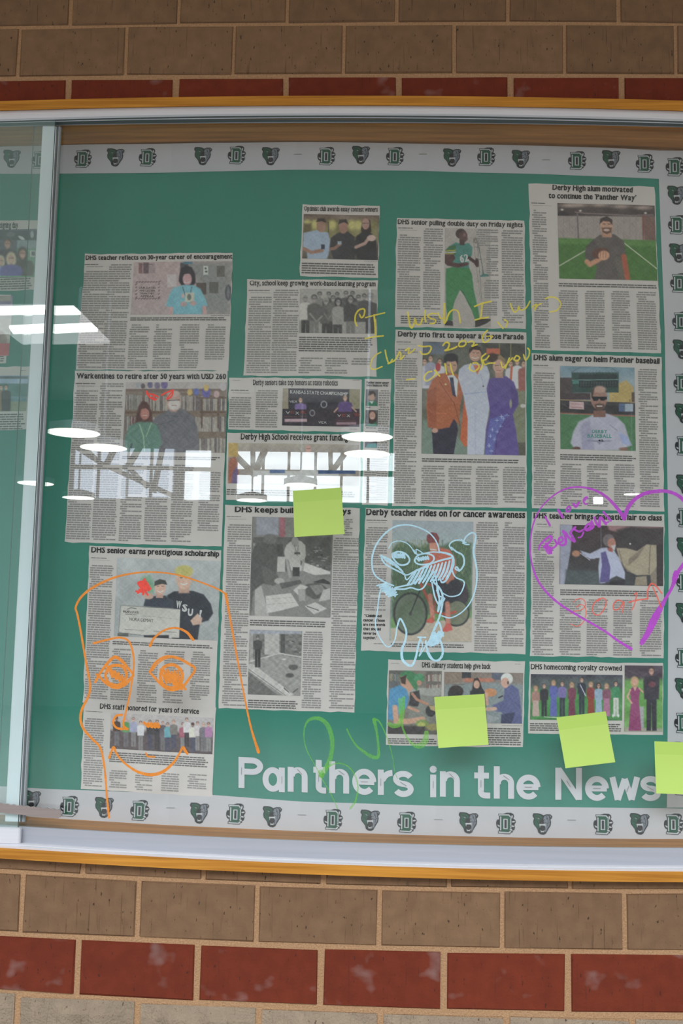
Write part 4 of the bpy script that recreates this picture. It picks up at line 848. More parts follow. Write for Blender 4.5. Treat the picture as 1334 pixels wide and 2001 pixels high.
c.lines((72,240,198,254), dark=True); c.lines((72,262,235,270), para=0); c.cols((78,296,225,1450)); c.cols((302,962,470,1452),(518,968,688,1456),(734,972,900,1460),(942,978,1115,1468)); c.lines((302,902,1112,938), dark=True, pitch=4.2, rows=2); c.done()
# 15 baseball
c = Clip([(1038,691),(1291,698),(1297,1000),(1039,993)], 12, 'clipping of a man in sunglasses and white shirt before a baseball scoreboard', layer=1.8)
c.head('DHS alum eager to helm Panther baseball', 92, 102, 1136, 134, 44)
def ph(k):
    k.grad((112,140,156),(140,152,158),150,300); k.r(310,248,420,450,(70,58,60),8).p([720,330,860,270,920,330,925,460,720,460],(176,150,92),8).r(905,370,930,450,(90,70,62),5); k.l([890,430,890,462],4,(60,60,50))
    k.l([415,200,470,165,600,150,740,170,795,205],5,(70,84,90),3).r(408,205,798,372,(44,66,62),4); k.l([410,190,470,165,600,152,740,170,795,200],30,(100,124,136),20,op=.4)
    for x in range(420,790,26): k.l([x,215,x+12,190],3,(90,104,110),2)
    k.r(470,222,780,262,(36,46,48),3).r(470,275,790,330,(34,42,44),3).l([410,268,795,264],5,(120,150,146),3).r(415,270,470,300,(70,120,112),3); 
    for x in range(480,780,22): k.r(x,282,x+12,300,(60,70,70),2); k.r(x,306,x+12,320,(56,66,66),2)
    k.r(312,375,565,430,(64,50,54),6).p([310,430,945,455,945,560,310,545],(54,50,54),5).l([312,430,945,456],6,(166,138,96),3).l([312,540,945,568],9,(150,84,60),4)
    k.p([392,442,510,450,512,512,388,505],(188,160,160),4); k.l([410,465,500,470],4,(150,90,96)).l([405,490,495,494],4,(150,90,96)); k.r(800,462,850,530,(84,100,130),4).r(850,465,918,530,(150,160,172),4); k.l([330,460,375,490],5,(96,76,80)).l([480,540,460,560],5,(90,90,90))
    k.p([312,548,945,572,945,862,315,850],(72,112,76),5); k.n(3,30)
    k.p([580,560,700,545,790,580,850,640,880,740,905,810,850,830,800,850,500,855,430,830,400,790,425,690,470,610],(172,168,184),10).p([480,640,560,600,600,850,500,850],(150,146,170),16).p([800,700,870,740,900,805,830,800],(150,160,200),12)
    k.r(590,520,690,575,(120,84,74)).e(635,420,68,92,(150,112,100),6).e(640,345,52,28,(176,140,128),10).p([570,390,572,350,600,330,580,420],(70,54,50),6).p([572,405,700,405,702,425,675,440,650,438,640,420,622,440,590,440],(26,26,34),3).p([600,470,640,458,680,470,680,500,650,520,610,510],(90,66,60),6).l([620,484,660,484],8,(210,196,190))
    k.l([725,640,790,690],4,(120,116,130)).e(450,835,34,16,(100,72,66),5).e(840,840,40,14,(130,94,84),5); k.p([540,765,745,770,720,778,660,782,640,805,620,782,545,776],(130,130,150),3); k.n(3,6)
c.photo((312,150,940,856), ph); c.mini('DERBY', 578, 706, 705, 708, 26, m='teal_print', bold=0.03); c.mini('BASEBALL', 540, 744, 740, 748, 30, m='teal_print', bold=0.03); c.mini('45', 628, 778, 672, 779, 18, m='ink')
c.lines((92,140,220,154), dark=True); c.lines((92,162,260,170), para=0); c.cols((92,200,270,1312)); c.cols((958,172,1135,1325)); c.cols((316,955,490,1318),(536,958,710,1322),(758,962,930,1325)); c.lines((314,876,945,930), dark=True, pitch=4.2, rows=3); c.done()
# 16 dramatic flair
c = Clip([(1038,1000),(1297,1006),(1296,1286),(1035,1282)], 13, 'clipping about a drama teacher with outstretched arms, framed by the purple heart')
c.head('DHS teacher brings dramatic flair to class', 92, 352, 1156, 372, 44)
def ph(k):
    k.grad((60,44,46),(56,56,60),405,910); k.p([700,405,1170,415,1170,430,900,450,800,470,720,450],(150,110,112),14).p([780,450,900,420,1170,440,1170,640,800,620],(58,50,52),20)
    k.p([310,405,415,405,400,620,350,905,310,905],(150,150,168),8).p([360,780,640,790,660,910,355,910],(70,76,78),20); k.l([650,400,660,900],8,(96,90,100),8)
    for x in range(440,640,14): k.l([x,420,x,600],2,(70,52,54),3,op=.5)
    k.p([780,600,860,600,950,625,1030,570,1110,575,1115,750,1080,820,950,825,870,790,800,690],(158,144,122),8).l([1060,580,1050,810],7,(100,88,78),5).l([800,620,840,760,900,800],6,(110,96,86),5).p([880,690,1010,590,960,680,880,740],(124,110,96),8).p([940,840,1030,830,1035,910,930,910],(140,126,108),6).p([1060,820,1110,760,1120,910,1070,910],(130,116,102),6).r(1115,570,1170,910,(50,40,42),6)
    k.p([480,620,560,645,650,600,700,595,760,620,800,680,850,800,850,860,780,830,740,850,680,890,640,890,630,760,640,680,560,690,500,650],(172,174,196),8).p([650,640,690,625,730,760,720,880,640,885,660,740],(86,76,128),6).l([480,640,560,700],5,(196,196,210)).l([500,660,600,690],4,(180,180,200)).e(445,645,34,26,(170,120,96),8)
    k.e(715,535,48,52,(108,96,100),6).e(740,560,34,42,(176,120,104),6).p([735,580,775,570,765,620,740,610],(190,180,180),6).p([700,600,745,600,750,635,715,625],(160,84,76),5).p([740,870,850,860,850,910,700,910],(40,34,40),6).e(893,565,7,7,(220,210,200),4); k.n(3,7)
c.photo((312,405,1168,915), ph)
c.lines((118,396,205,408), dark=True); c.lines((112,420,250,428), para=0); c.cols((92,455,250,1490)); c.cols((312,1015,480,1490),(536,1020,700,1494),(756,1024,905,1496),(976,1028,1150,1500)); c.lines((314,938,1150,985), dark=True, pitch=4.2, rows=3); c.done()
# 17 culinary
c = Clip([(758,1289),(1025,1293),(1021,1460),(754,1456)], 14, 'clipping about culinary students with two cooking photos, partly under a sticky note')
c.head('DHS culinary students help give back', 374, 152, 970, 165, 44, serif=True)
def ph(k):
    k.grad((120,112,102),(110,104,98),175,735); shelf_books(k,85,180,230,300,1,[(120,110,90),(90,100,100),(140,130,120)],(84,80,76)); k.r(410,180,535,380,(112,106,102),6); shelf_books(k,410,190,535,370,2,[(150,140,130),(96,90,96),(170,160,150),(120,84,80)],(100,92,88)); k.r(85,270,190,330,(90,90,92)).r(230,330,540,400,(150,146,140),10)
    k.p([290,370,500,420,535,600,535,735,85,735,85,640,250,600],(120,118,112),10); k.p([80,650,540,650,540,735,75,735],(96,90,84),10)
    k.p([270,370,350,350,360,430,340,490,300,490,255,480,270,430],(48,44,48),6).l([290,380,330,430,420,470],24,(170,120,100),6).p([190,200,250,175,310,200,340,280,330,360,290,320,240,260,180,240],(60,116,76),8).e(350,245,45,40,(70,130,90),8).e(350,285,22,22,(176,130,110),5)
    k.p([190,230,225,225,260,270,300,330,265,365,210,330,190,300],(186,140,118),6).p([185,240,240,215,230,300,195,290],(60,44,40),6)
    k.p([95,340,180,305,240,340,260,420,240,500,120,610,80,600,85,420],(74,130,170),8).l([140,500,150,620,260,620,380,600],46,(190,146,124),8).l([260,500,340,530],24,(180,132,110),6)
    k.e(375,640,56,34,(120,140,80),8).e(370,650,36,22,(166,170,90),6).e(450,530,44,50,(46,44,46),6).p([430,480,500,490,510,540,450,520],(166,140,100),6).e(470,670,60,30,(150,140,90),10).p([80,660,400,665,390,735,80,735],(56,50,52),10); k.n(4,8)
c.photo((88,176,534,735), ph)
def ph(k):
    k.grad((122,106,98),(130,128,124),190,640); k.r(570,190,720,300,(128,108,96),10).r(720,190,800,245,(46,44,50),4).r(980,200,1080,260,(80,84,100),5); k.p([570,300,900,280,1250,300,1250,640,570,640],(122,128,130),20)
    for x in (780,870,950): k.e(x,262,50,18,(170,104,84),8)
    k.e(965,370,56,36,(186,124,86),6).l([640,300,740,300],6,(90,80,76)); k.e(670,360,64,54,(50,40,40),8).r(600,360,700,420,(44,38,42),8)
    k.p([810,330,825,250,860,240,880,280,900,350,850,380,800,380],(46,34,34),6).e(848,300,26,36,(186,144,126),5).p([790,360,820,340,900,335,930,380,930,640,790,640],(38,36,42),6)
    k.l([930,380,940,470],26,(190,146,126),6).p([1090,330,1150,300,1210,340,1225,430,1240,640,1060,640,1070,540,1000,530,985,480,1080,440],(82,84,124),8).p([1060,560,1180,540,1150,640,1060,640],(56,56,84),8).e(1110,250,52,50,(200,196,190),6).e(1095,285,36,44,(190,146,130),6).e(1120,285,8,14,(60,50,50)).l([1010,510,940,515],30,(190,150,132),6).l([1070,400,1040,415],14,(44,40,48)); k.p([940,560,1050,590,960,640,930,640],(150,152,156),8); k.n(4,8)
c.photo((568,190,1242,640), ph)
c.lines((80,762,500,815), dark=True, pitch=4.1, rows=3); c.lines((940,672,1235,832), dark=True, pitch=4.3); c.lines((1050,652,1235,662), para=0); c.lines((90,112,175,120), para=0); c.lines((1165,120,1240,128), para=0); c.done()
# 18 homecoming
c = Clip([(1034,1293),(1295,1296),(1294,1436),(1031,1433)], 15, 'clipping about homecoming royalty, row of formally dressed students on a green field at night')
c.head('DHS homecoming royalty crowned', 70, 160, 825, 172, 42, serif=True)
def ph(k):
    k.grad((56,52,66),(70,100,70),200,420); k.r(70,320,830,585,(62,124,62),60); k.r(70,240,830,320,(70,74,76),30); k.n(8,40)
    A_ = [(110,300,(150,110,100),(176,150,140)),(180,280,(40,36,44),(36,34,42)),(258,255,(80,84,150),(84,88,156)),(330,262,(110,96,150),(44,40,56)),(410,272,(110,50,70),(104,44,66)),(492,230,(40,42,54),(40,44,56)),(568,268,(120,50,50),(130,52,40)),(632,278,(130,150,170),(140,160,180)),(698,282,(120,70,90),(160,100,130)),(775,262,(56,120,80),(190,186,180))]
    for i, (x, y, s, p_) in enumerate(A_): k.person(x, y, 17, s, (176,134,116), [(150,120,80),(50,38,34)][i % 2], w=2.1, bot=550, pants=p_, hip=y+130, long=i in (0,2,4,6,7,8)); k.p([x-22,y+120,x+22,y+120,x+30,545,x-30,545], p_, 5) if i in (0,2,4,6,7,8) else None
    k.l([480,290,525,380],7,(190,180,200)); k.l([180,555,300,560],5,(196,196,190)).e(750,545,8,14,(200,200,196)).e(795,545,8,14,(200,200,196)); k.n(4,8)
c.photo((70,200,826,586), ph)
def ph(k):
    k.grad((70,56,66),(110,150,80),130,330); k.r(848,240,1160,690,(92,140,70),40); k.r(848,130,1160,240,(66,52,64),30); k.n(8,30); k.p([848,640,1160,650,1160,700,848,690],(150,146,130),12); k.r(965,470,1005,650,(150,146,150),8)
    k.e(930,265,34,46,(170,140,100),8).e(932,265,20,26,(190,140,124),5).p([890,330,915,305,950,305,975,330,965,420,975,540,985,670,880,670,888,540,900,430],(130,56,96),6).l([895,330,870,390,905,440],14,(190,144,126),5).p([918,305,950,305,932,345],(190,144,126),4).l([970,320,1000,350],14,(190,144,126),5)
    k.person(1070,145,27,(44,38,48),(170,126,112),(46,36,36),w=2.5,bot=670,pants=(38,34,44),hip=400); k.e(1075,285,30,24,(96,50,60),6); k.n(4,7)
c.photo((848,128,1160,680), ph)
c.lines((62,602,832,682), dark=True, pitch=4.1, rows=4); c.done()
# clippings behind the outer pane
c = Clip([(-75,434),(86,430),(76,567),(-80,573)], 17, 'signing day clipping behind the hazy outer glass, women seated in purple and brown')
c.head('signing day', 5, 186, 144, 184, 44, serif=True); c.head('Athletes take part in', -262, 190, -10, 187, 44, serif=True)
def ph(k):
    k.grad((96,94,104),(80,74,84),205,330); k.r(-300,205,320,280,(62,58,66),8).e(85,235,34,20,(96,94,100),8).e(170,262,28,12,(190,190,192),4,30).e(252,235,14,28,(150,154,160),4); k.r(135,280,320,345,(130,140,146),8).r(135,345,320,560,(96,140,110),10).r(235,360,280,410,(190,190,190),4).r(248,368,275,400,(84,84,90),4)
    k.person(62,275,30,(64,40,52),(176,126,110),(90,50,44),bot=560).person(178,345,34,(70,52,52),(180,130,112),(64,40,38),long=True,bot=565).person(8,410,30,(130,140,190),(196,156,140),(190,176,150),long=True,bot=565).person(90,385,34,(96,80,150),(200,156,140),(200,186,150),long=True,bot=565).person(-90,340,32,(70,60,110),bot=565,long=True).person(-180,360,32,(90,80,140),bot=565); k.l([-300,568,320,562],8,(110,160,110)); k.n(4,7)
c.photo((-290,206,298,566), ph); c.lines((-300,590,262,662), dark=True, pitch=4.3); c.done()
c = Clip([(-80,579),(22,577),(13,711),(-85,716)], 17, 'small photo clipping with a red strip behind the hazy outer glass', layer=1.9)
def ph(k):
    k.grad((120,104,140),(176,170,166),715,900); k.r(-320,715,90,760,(150,140,130),10).r(-320,760,90,830,(110,96,130),16).r(-320,835,90,900,(170,166,160),10).r(-320,900,90,1080,(176,170,160),10).e(0,1060,60,70,(140,120,110),12).r(-320,1088,90,1185,(176,66,74),6); k.n(6,30)
c.photo((-300,722,74,1185), ph); c.lines((-300,1198,50,1232), dark=True, pitch=4.3); c.done()
c = Clip([(-80,719),(62,717),(52,840),(-88,843)], 17, 'clipping of people standing by a blue and green wall, lowest behind the hazy outer glass')
def ph(k):
    k.grad((130,150,176),(70,104,104),1345,1620); k.r(-320,1345,220,1365,(70,74,84),6).r(-320,1365,220,1402,(150,168,192),6).r(-320,1402,220,1500,(64,104,98),8).r(-320,1540,220,1620,(130,134,110),14); k.n(6,40)
    k.person(-60,1410,16,(90,80,80),bot=1615).person(15,1415,16,(130,100,76),bot=1615,w=2.2).person(52,1412,17,(52,40,46),bot=1615,w=2.2).person(-150,1405,16,(60,70,110),bot=1615)
c.photo((-300,1345,208,1615), ph); c.lines((-300,1640,195,1760), dark=True, pitch=4.4); c.lines((150,1295,205,1305), para=0); c.done()

# ------------------------------------------------------------------ cut-out title letters
def arc(cx, cy, rx, ry, a0, a1, n=18): return [(cx + rx*math.cos(math.radians(a)), cy + ry*math.sin(math.radians(a))) for a in np.linspace(a0, a1, n)]
def ribbon(pts, w):
    """outline strip for a polyline of constant width w, butt ends"""
    p = np.array(pts, float); d = np.gradient(p, axis=0) if len(p) > 2 else np.array([p[1]-p[0]]*2)
    d /= np.linalg.norm(d, axis=1)[:, None] + 1e-9; n = np.stack([-d[:, 1], d[:, 0]], 1); wv = np.asarray(w, float)
    wv = wv[:, None] if wv.ndim else wv
    return p + n*wv/2, p - n*wv/2
# unit glyphs: x to the right, y up, width/height given per letter in pixels; T = stroke width in pixels
def letter(ch, x0, x1, yt, yb, slope, label, T=11.6):
    w, h = x1-x0, yb-yt; t = T; S = []; xh = h
    if ch == 'P': S = [[(t/2,0),(t/2,h)], [(t*0.6,h-t/2),(w*0.55,h-t/2)] + arc(w*0.55,h-h*0.28,w*0.45-t/2,h*0.28-t/2,90,-90) + [(t*0.6,h-h*0.56+t/2)]]
    elif ch == 'a': S = [arc(w*0.46,h/2,w*0.46-t/2,h/2-t/2,0,360,30), [(w-t/2,0),(w-t/2,h)]]
    elif ch == 'n': S = [[(t/2,0),(t/2,h)], [(t*.7,h*0.62)] + arc(w/2+1,h*0.62,w/2-t/2-1,h*0.38-t/2,165,0) + [(w-t/2,0)]]
    elif ch == 'h': S = [[(t/2,0),(t/2,h)], [(t*.7,h*0.45)] + arc(w/2+1,h*0.47,w/2-t/2-1,h*0.30-t/2,165,0) + [(w-t/2,0)]]
    elif ch == 'r': S = [[(t/2,0),(t/2,h)], [(t*.8,h*0.62)] + arc(w*0.95,h*0.5,w*0.95-t*.8,h*0.5-t/2,160,90,10)]
    elif ch == 't': c_ = w*0.42; S = [[(c_,h)] + [(c_,t*1.1)] + arc(c_+t*.75,t*1.1,t*.75,t*0.6,180,270,8) + [(w,t/2)], [(0,h*0.70),(w*0.92,h*0.70)]]
    elif ch == 'i': S = [[(w/2,0),(w/2,h*0.72)]]
    elif ch == 'e': S = [arc(w/2,h/2,w/2-t/2,h/2-t/2,0,318,34) , [(t*.6,h*0.5),(w-t*0.35,h*0.5)]]
    elif ch == 's':
        r = (h-t)/4; S = [arc(w/2,h-t/2-r,w/2-t/2,r,22,262,16) + arc(w/2,t/2+r,w/2-t/2,r,82,-158,16)]
    elif ch == 'N': S = [[(t/2,0),(t/2,h)], [(w-t/2,0),(w-t/2,h)], [(t*.55,h-t*.2),(w-t*.55,t*.2)]]
    elif ch == 'w': S = [[(t*.45,h),(w*0.27,2)], [(w*0.27,2),(w*0.5,h*0.92)], [(w*0.5,h*0.92),(w*0.73,2)], [(w*0.73,2),(w-t*.45,h)]]
    V = []; Fc = []; L = 3.0
    def add(A, Bp):
        n0 = len(V); k = len(A); q = np.concatenate([A, Bp]); px = x0 + q[:, 0]; py = yb - q[:, 1] + (q[:, 0] - w/2)*slope
        f = B(px, py, L); b = f.copy(); b[:, 1] += 0.0005
        V.extend(f.tolist()); V.extend(b.tolist())
        for i in range(k-1):
            Fc.append((n0+i, n0+i+1, n0+k+i+1, n0+k+i))
            Fc.append((n0+i, n0+i+1, n0+2*k+i+1, n0+2*k+i)); Fc.append((n0+k+i, n0+k+i+1, n0+3*k+i+1, n0+3*k+i))
        Fc.append((n0, n0+k, n0+3*k, n0+2*k)); Fc.append((n0+k-1, n0+2*k-1, n0+4*k-1, n0+3*k-1))
    for s_ in S:
        n = 2 if len(s_) == 2 else None
        pts = s_ if len(s_) > 2 else [s_[0], tuple((np.array(s_[0])+np.array(s_[1]))/2), s_[1]]
        A, Bp = ribbon(pts, t); add(A, Bp); L += 0.12
    if ch == 'i':
        r = 7.0; q = arc(w/2, h-r, r*0.5, r*0.5, 0, 360, 17); A, Bp = ribbon(q, r); add(A, Bp)
    V = np.array(V); root = thing('cut_out_letter', V.mean(0), label, 'letter', 'white letters of the title on the green paper')
    mesh('card', V, Fc, M['card'], root)
    ang = {'P':math.pi/2,'a':math.pi/2,'n':-0.8,'t':math.pi/2,'h':-0.6,'e':0,'r':math.pi/2,'s':-0.5,'i':math.pi/2,'N':-1.0,'w':1.2}[ch]
    sx, sy = {'P':(t/2,h*.55),'a':(w-t/2,h*.5),'n':(w*.6,h*.82),'t':(w*.42,h*.45),'h':(w*.62,h*.65),'e':(w*.5,h*.5),'r':(t/2,h*.5),'s':(w*.5,h*.5),'i':(w/2,h*.4),'N':(w*.5,h*.5),'w':(w*.6,h*.5)}[ch]
    staple(x0+sx, yb-sy+(sx-w/2)*slope, root, ang, L=15, layer=3.9)
for a in (('P',466,514,1480,1540.5,.05,'capital P of the white cut-out title'),('a',513,556.5,1499,1547,.05,'white cut-out letter a of the first title word'),('n',562,601,1499,1547.5,.05,'white cut-out letter n in the middle of the word Panthers'),
          ('t',612,637,1485,1550,.05,'white cut-out letter t of the word Panthers'),('h',643,682,1488,1550,.04,'white cut-out letter h of the word Panthers'),('e',688,735,1502,1553,.03,'white cut-out letter e of the word Panthers'),
          ('r',738,768,1504,1553,.03,'white cut-out letter r, the only r of the title'),('s',767.5,808,1506,1557,.03,'white cut-out letter s ending the word Panthers'),('i',840,852,1496,1557.5,.02,'white cut-out letter i with a round dot'),
          ('n',859,898,1507,1556.5,.02,'white cut-out letter n beside the dotted i'),('t',926,957,1496,1559.5,.02,'white cut-out letter t of the word the'),('h',964,1003.5,1497,1560,.01,'white cut-out letter h of the word the'),
          ('e',1008,1055,1513,1562,.01,'white cut-out letter e ending the word the'),('N',1084,1136,1500,1562.5,.01,'capital N of the white cut-out title'),('e',1142,1188.5,1516,1564.5,.01,'white cut-out letter e of the word News'),
          ('w',1190,1249,1518,1564.5,.0,'white cut-out letter w of the word News'),('s',1250,1290,1516,1565,.0,'white cut-out letter s tucked at the sticky note beside the side border')): letter(*a)

# ------------------------------------------------------------------ sticky notes on the glass
def sticky(c4, label, bend, curl=0.004):
    nx, ny = 9, 13; u, v = np.meshgrid(np.linspace(0,1,nx), np.linspace(0,1,ny)); p = bil(c4, u, v)
    q = P(p[..., 0], p[..., 1], 0.0113); q[..., 1] -= curl * np.clip((v-0.22)/0.78, 0, 1)**2 * (0.7 + bend*(u-0.5))
    q = q.reshape(-1, 3); back = q.copy(); back[:, 1] += 0.0002; f = grid_faces(nx, ny); n = len(q)
    root = thing('sticky_note', q.mean(0), label, 'sticky note', 'lime green sticky notes on the glass')
    i = np.arange(n).reshape(ny, nx); rim = list(i[0,:]) + list(i[1:,-1]) + list(i[-1,-2::-1]) + list(i[-2:0:-1,0]); R = len(rim)
    k0 = 3*(nx-1)
    Fc = [tuple(a) for a in f[k0:]]; mesh('paper', np.concatenate([q, back]), Fc + [(rim[k], rim[(k+1)%R], rim[(k+1)%R]+n, rim[k]+n) for k in range(R)], M['sticky'], root)
    mesh('glued_band', q, [tuple(a) for a in f[:k0]], M['sticky_top'], root)
sticky([(572,959),(666.5,952.5),(673,1044),(575,1049.5)], 'lime sticky note, the highest of the four, over the career pathways headline', 0.5)
sticky([(848,1362),(946,1356),(954,1455),(856,1461.5)], 'lime sticky note over the culinary students clipping', -0.3)
sticky([(1087,1402),(1183,1390),(1201,1489),(1104,1501)], 'most tilted lime sticky note, hanging from the homecoming clipping above the capital N', 0.2)
sticky([(1278,1448.5),(1378,1452),(1382,1553),(1281,1550)], 'lime sticky note over the side border, cut off by the frame edge', 0.4, 0.006)

# ------------------------------------------------------------------ marker drawings on the glass (parts of the inner pane)
def spline(p, n=7):
    p = np.array(p, float)
    if len(p) < 3: return p
    q = np.concatenate([[2*p[0]-p[1]], p, [2*p[-1]-p[-2]]]); out = []
    for i in range(1, len(q)-2):
        a, b, c_, d = q[i-1], q[i], q[i+1], q[i+2]
        for t in np.arange(n)/n: out.append(0.5*((2*b) + (c_-a)*t + (2*a-5*b+4*c_-d)*t*t + (-a+3*b-3*c_+d)*t**3))
    out.append(p[-1]); return np.array(out)
class Draw:
    def __init__(s, name, label, mk, f=None, parent=None):
        s.name, s.label, s.m, s.f, s.V, s.F = name, label, mk, f, [], []; s.k = 0; s.n = 0; s.parent = parent or rear
    def st(s, pts, w, f=0, smooth=True):
        """one stroke; w in pixels, one number or a list along the stroke"""
        p = [tuple(q) for q in zip(pts[::2], pts[1::2])]; f = s.f if f == 0 else f
        if f: p = [fr(f, *q) for q in p]
        w0 = np.atleast_1d(np.array(w, float)); L = len(p); ww = np.interp(np.linspace(0, 1, L), np.linspace(0, 1, len(w0)), w0)
        q = spline(np.column_stack([p, ww])) if smooth and L > 2 else np.column_stack([p, ww])
        c_, wd = q[:, :2], q[:, 2] * (1 + 0.06*np.sin(np.arange(len(q))*1.7 + s.k))
        d = np.gradient(c_, axis=0); d /= np.linalg.norm(d, axis=1)[:, None] + 1e-9
        a = c_[0] - d[0]*wd[0]*0.42; b = c_[-1] + d[-1]*wd[-1]*0.42          # rounded ends
        c_ = np.concatenate([[a], c_, [b]]); d = np.concatenate([[d[0]], d, [d[-1]]]); wd = np.concatenate([[wd[0]*0.5], wd, [wd[-1]*0.5]])
        n = np.stack([-d[:, 1], d[:, 0]], 1); A = c_ + n*wd[:, None]/2; Bq = c_ - n*wd[:, None]/2
        k = len(c_); y = 0.0117 - 1.6e-6*(s.n + np.arange(k)); s.n += k; s.k += 1; n0 = sum(len(v) for v in s.V)
        s.V += [P(A[:, 0], A[:, 1], y), P(Bq[:, 0], Bq[:, 1], y)]
        s.F += [(n0+i, n0+i+1, n0+k+i+1, n0+k+i) for i in range(k-1)]; return s
    def zig(s, x0, y0, x1, y1, hx, hy, n, w):
        """shading: zigzag from (x0,y0) to (x1,y1), half-swing (hx,hy)"""
        p = []
        for i in range(n+1):
            t = i/n; sg = 1 if i % 2 else -1; j = random.uniform(0.75, 1.15); p += [x0+(x1-x0)*t + sg*hx*j, y0+(y1-y0)*t + sg*hy*j]
        return s.st(p, w)
    def done(s):
        o = mesh(s.name, np.concatenate(s.V), s.F, M[s.m], s.parent); o['label'] = s.label; return o
# orange face
d = Draw('marker_drawing', 'orange marker outline of a large face with two eyes and a smile', 'm_orange')
d.st([213,1598,209,1560,204,1500,196,1462,180,1444,163,1424,157,1404,161,1384,172,1362,176,1340,170,1305,163,1265,157,1230,151,1200,148,1186,160,1165,185,1146,222,1129,262,1120,300,1118,345,1123,390,1137,425,1151,441,1161], [4,4,5,5,4.5,4,4,5,3.2,3.2,3.5])
d.st([441,1161,446,1190,455,1240,468,1312,480,1375,491,1425,505,1470], [6,4.5,4,3.5,3.5,4,6])
d.st([183,1257,214,1249,236,1246,252,1254,260,1278,261,1305,256,1342,249,1378,243,1402,241,1418,249,1425], [4.5,4,4,4,3.5,3.5,4,5])
d.st([293,1262,301,1247,320,1232,343,1227,364,1235,377,1250], [6,4.5,4,4,5,6])
d.st([186,1333,194,1318,209,1297,224,1284,238,1292,252,1308,260,1319,252,1329,243,1338,226,1344,208,1336,194,1322,189,1318], [5,5,6,7,5,5,7,6,5,5,5])
d.zig(212,1310,242,1330,4,11,8,4); d.st([206,1318,212,1305,225,1300,240,1303,247,1318,241,1332,228,1339,212,1334,206,1322], 6)
d.st([292,1313,304,1294,324,1283,347,1286,368,1297,381,1307,371,1324,356,1342,335,1348,318,1340,303,1325,292,1313], [4,4,5,6,5,5,5,6,6,5,4])
d.st([297,1311,306,1298,322,1287,338,1284], 3.5); d.zig(318,1322,352,1326,5,15,10,4); d.st([313,1318,320,1304,337,1299,352,1308,356,1324,348,1340,331,1344,317,1336,313,1322], 6.5); d.zig(340,1338,358,1340,4,7,5,5)
d.st([213,1481,217,1470,222,1460,226,1470,236,1484,252,1498,271,1509,295,1514,318,1508,338,1491,350,1473,357,1460,361,1466,366,1473], [5,4,5,4,4,4.5,5.5,7,5,4,4,6,5])
d.st([238,1397,227,1399,221,1410,225,1420,234,1424,249,1424], [5,4.5,4,4.5,5]); d.zig(284,1416,311,1418,3,4,8,5.5); d.st([285,1472,289,1478,302,1479], 3.5)
d.done()
# red
d = Draw('marker_drawing', 'red marker scribble beside the grinning student in the scholarship photo', 'm_red', 3)
d.zig(575,420,645,400,22,45,9,4.2); d.st([555,468,600,440,640,485], 4).st([560,380,600,375,650,440], 4).st([612,352,600,480], 5); d.zig(570,460,640,420,30,6,6,4); d.done()
d = Draw('marker_drawing', 'two red marker horn strokes over the bearded man', 'm_red', 2)
d.st([652,215,672,255,712,280,730,272], [4,3,3,3]).st([655,235,700,238,742,258], 3.2).st([700,240,712,278,690,262], 3).st([768,245,800,225,855,205], [3,3,3.6]).st([855,208,846,250,812,275], 3.2).st([845,222,806,272], 2.6); d.done()
d = Draw('marker_writing', 'thin coral marker word goat with an arrow pointing up', 'm_coral', 13)
d.st([425,1050,445,1028,485,1018,518,1038,522,1080,490,1112,440,1122,400,1142], [1.6,2.2,2]).st([448,1090,488,1068,522,1092,528,1150,505,1215,455,1248,400,1228], [2,2,1.6])
d.st([640,1018,600,1052,582,1105,600,1148,645,1148,686,1090,696,1035,665,1014,625,1040], 2.6).st([838,1045,790,1032,755,1075,765,1112,808,1098,842,1045,838,1090,830,1135], 2.6)
d.st([885,1048,960,1030,1040,1020], 3.2).st([930,985,948,970,945,1010,930,1070,912,1112], 2.6).st([1042,1022,1040,960,1060,905,1085,895,1120,925,1158,975], [3,3.4,3]).st([1085,925,1120,1005,1152,1092], 2.8); d.done()
# purple heart
d = Draw('marker_drawing', 'large purple marker heart around the drama teacher clipping', 'm_purple', 13)
d.st([845,352,812,300,760,235,690,168,600,118,500,94,400,97,310,130,215,200,145,280,100,375,74,480,66,600,76,710,104,810,150,900,220,985,320,1070,430,1140,560,1215,690,1292,790,1365,905,1436], [8,7,6,5,4,3.5,3,3,2.5,3,3,3,3.5,4,4,4.5,4.5,4,4.2,4.5,6])
d.st([845,355,862,300,895,235,950,182,1020,145,1110,128,1200,128,1280,155,1340,205,1395,290,1425,420,1415,560,1370,680,1290,800], [8,8,7,7,6.5,7,7,7,7]).st([1290,800,1270,850,1240,930,1195,1010,1150,1090,1095,1190,1045,1300,990,1388], [7,9,6.5,5.5,7,13,15,11,9]); d.st([1275,800,1262,850,1262,880], 9); d.done()
d = Draw('marker_writing', 'purple marker handwriting inside the heart, two slanting lines', 'm_purple', 13)
d.st([190,338,230,412], 3.9).st([298,282,335,342], 5.1)
d.st([365,285,380,258,400,262,392,290,368,296,366,278], 3.9).st([425,232,445,255,470,222], 5.1).st([508,200,520,182,540,178,520,200,508,210,520,232,540,232], 3.5)
d.st([135,610,150,570,200,520,235,500,240,530,200,575,180,590,240,600,225,640,200,610], [3,4,5,4,5,6,6]).st([180,590,245,600,285,572,270,530], 4.3).st([195,560,240,640], 4.7)
d.st([300,560,335,540,330,508,305,520,302,560,330,575,360,560,355,490,340,460], [4,4,4,5,6]).st([360,470,385,510,435,545,415,500,400,470,440,425], 4.7).st([425,440,470,462,500,450], 3.9).st([465,512,490,505,510,465], 3.1)
d.st([515,445,540,405,570,395,560,430,530,450,560,445,590,420,575,375], 4.7).st([600,345,612,385,640,420,640,380,650,345,680,380,695,400], [4.5,5.5,5]).st([675,300,700,330,735,372], 4.3).st([685,395,720,380], 3.1); d.done()
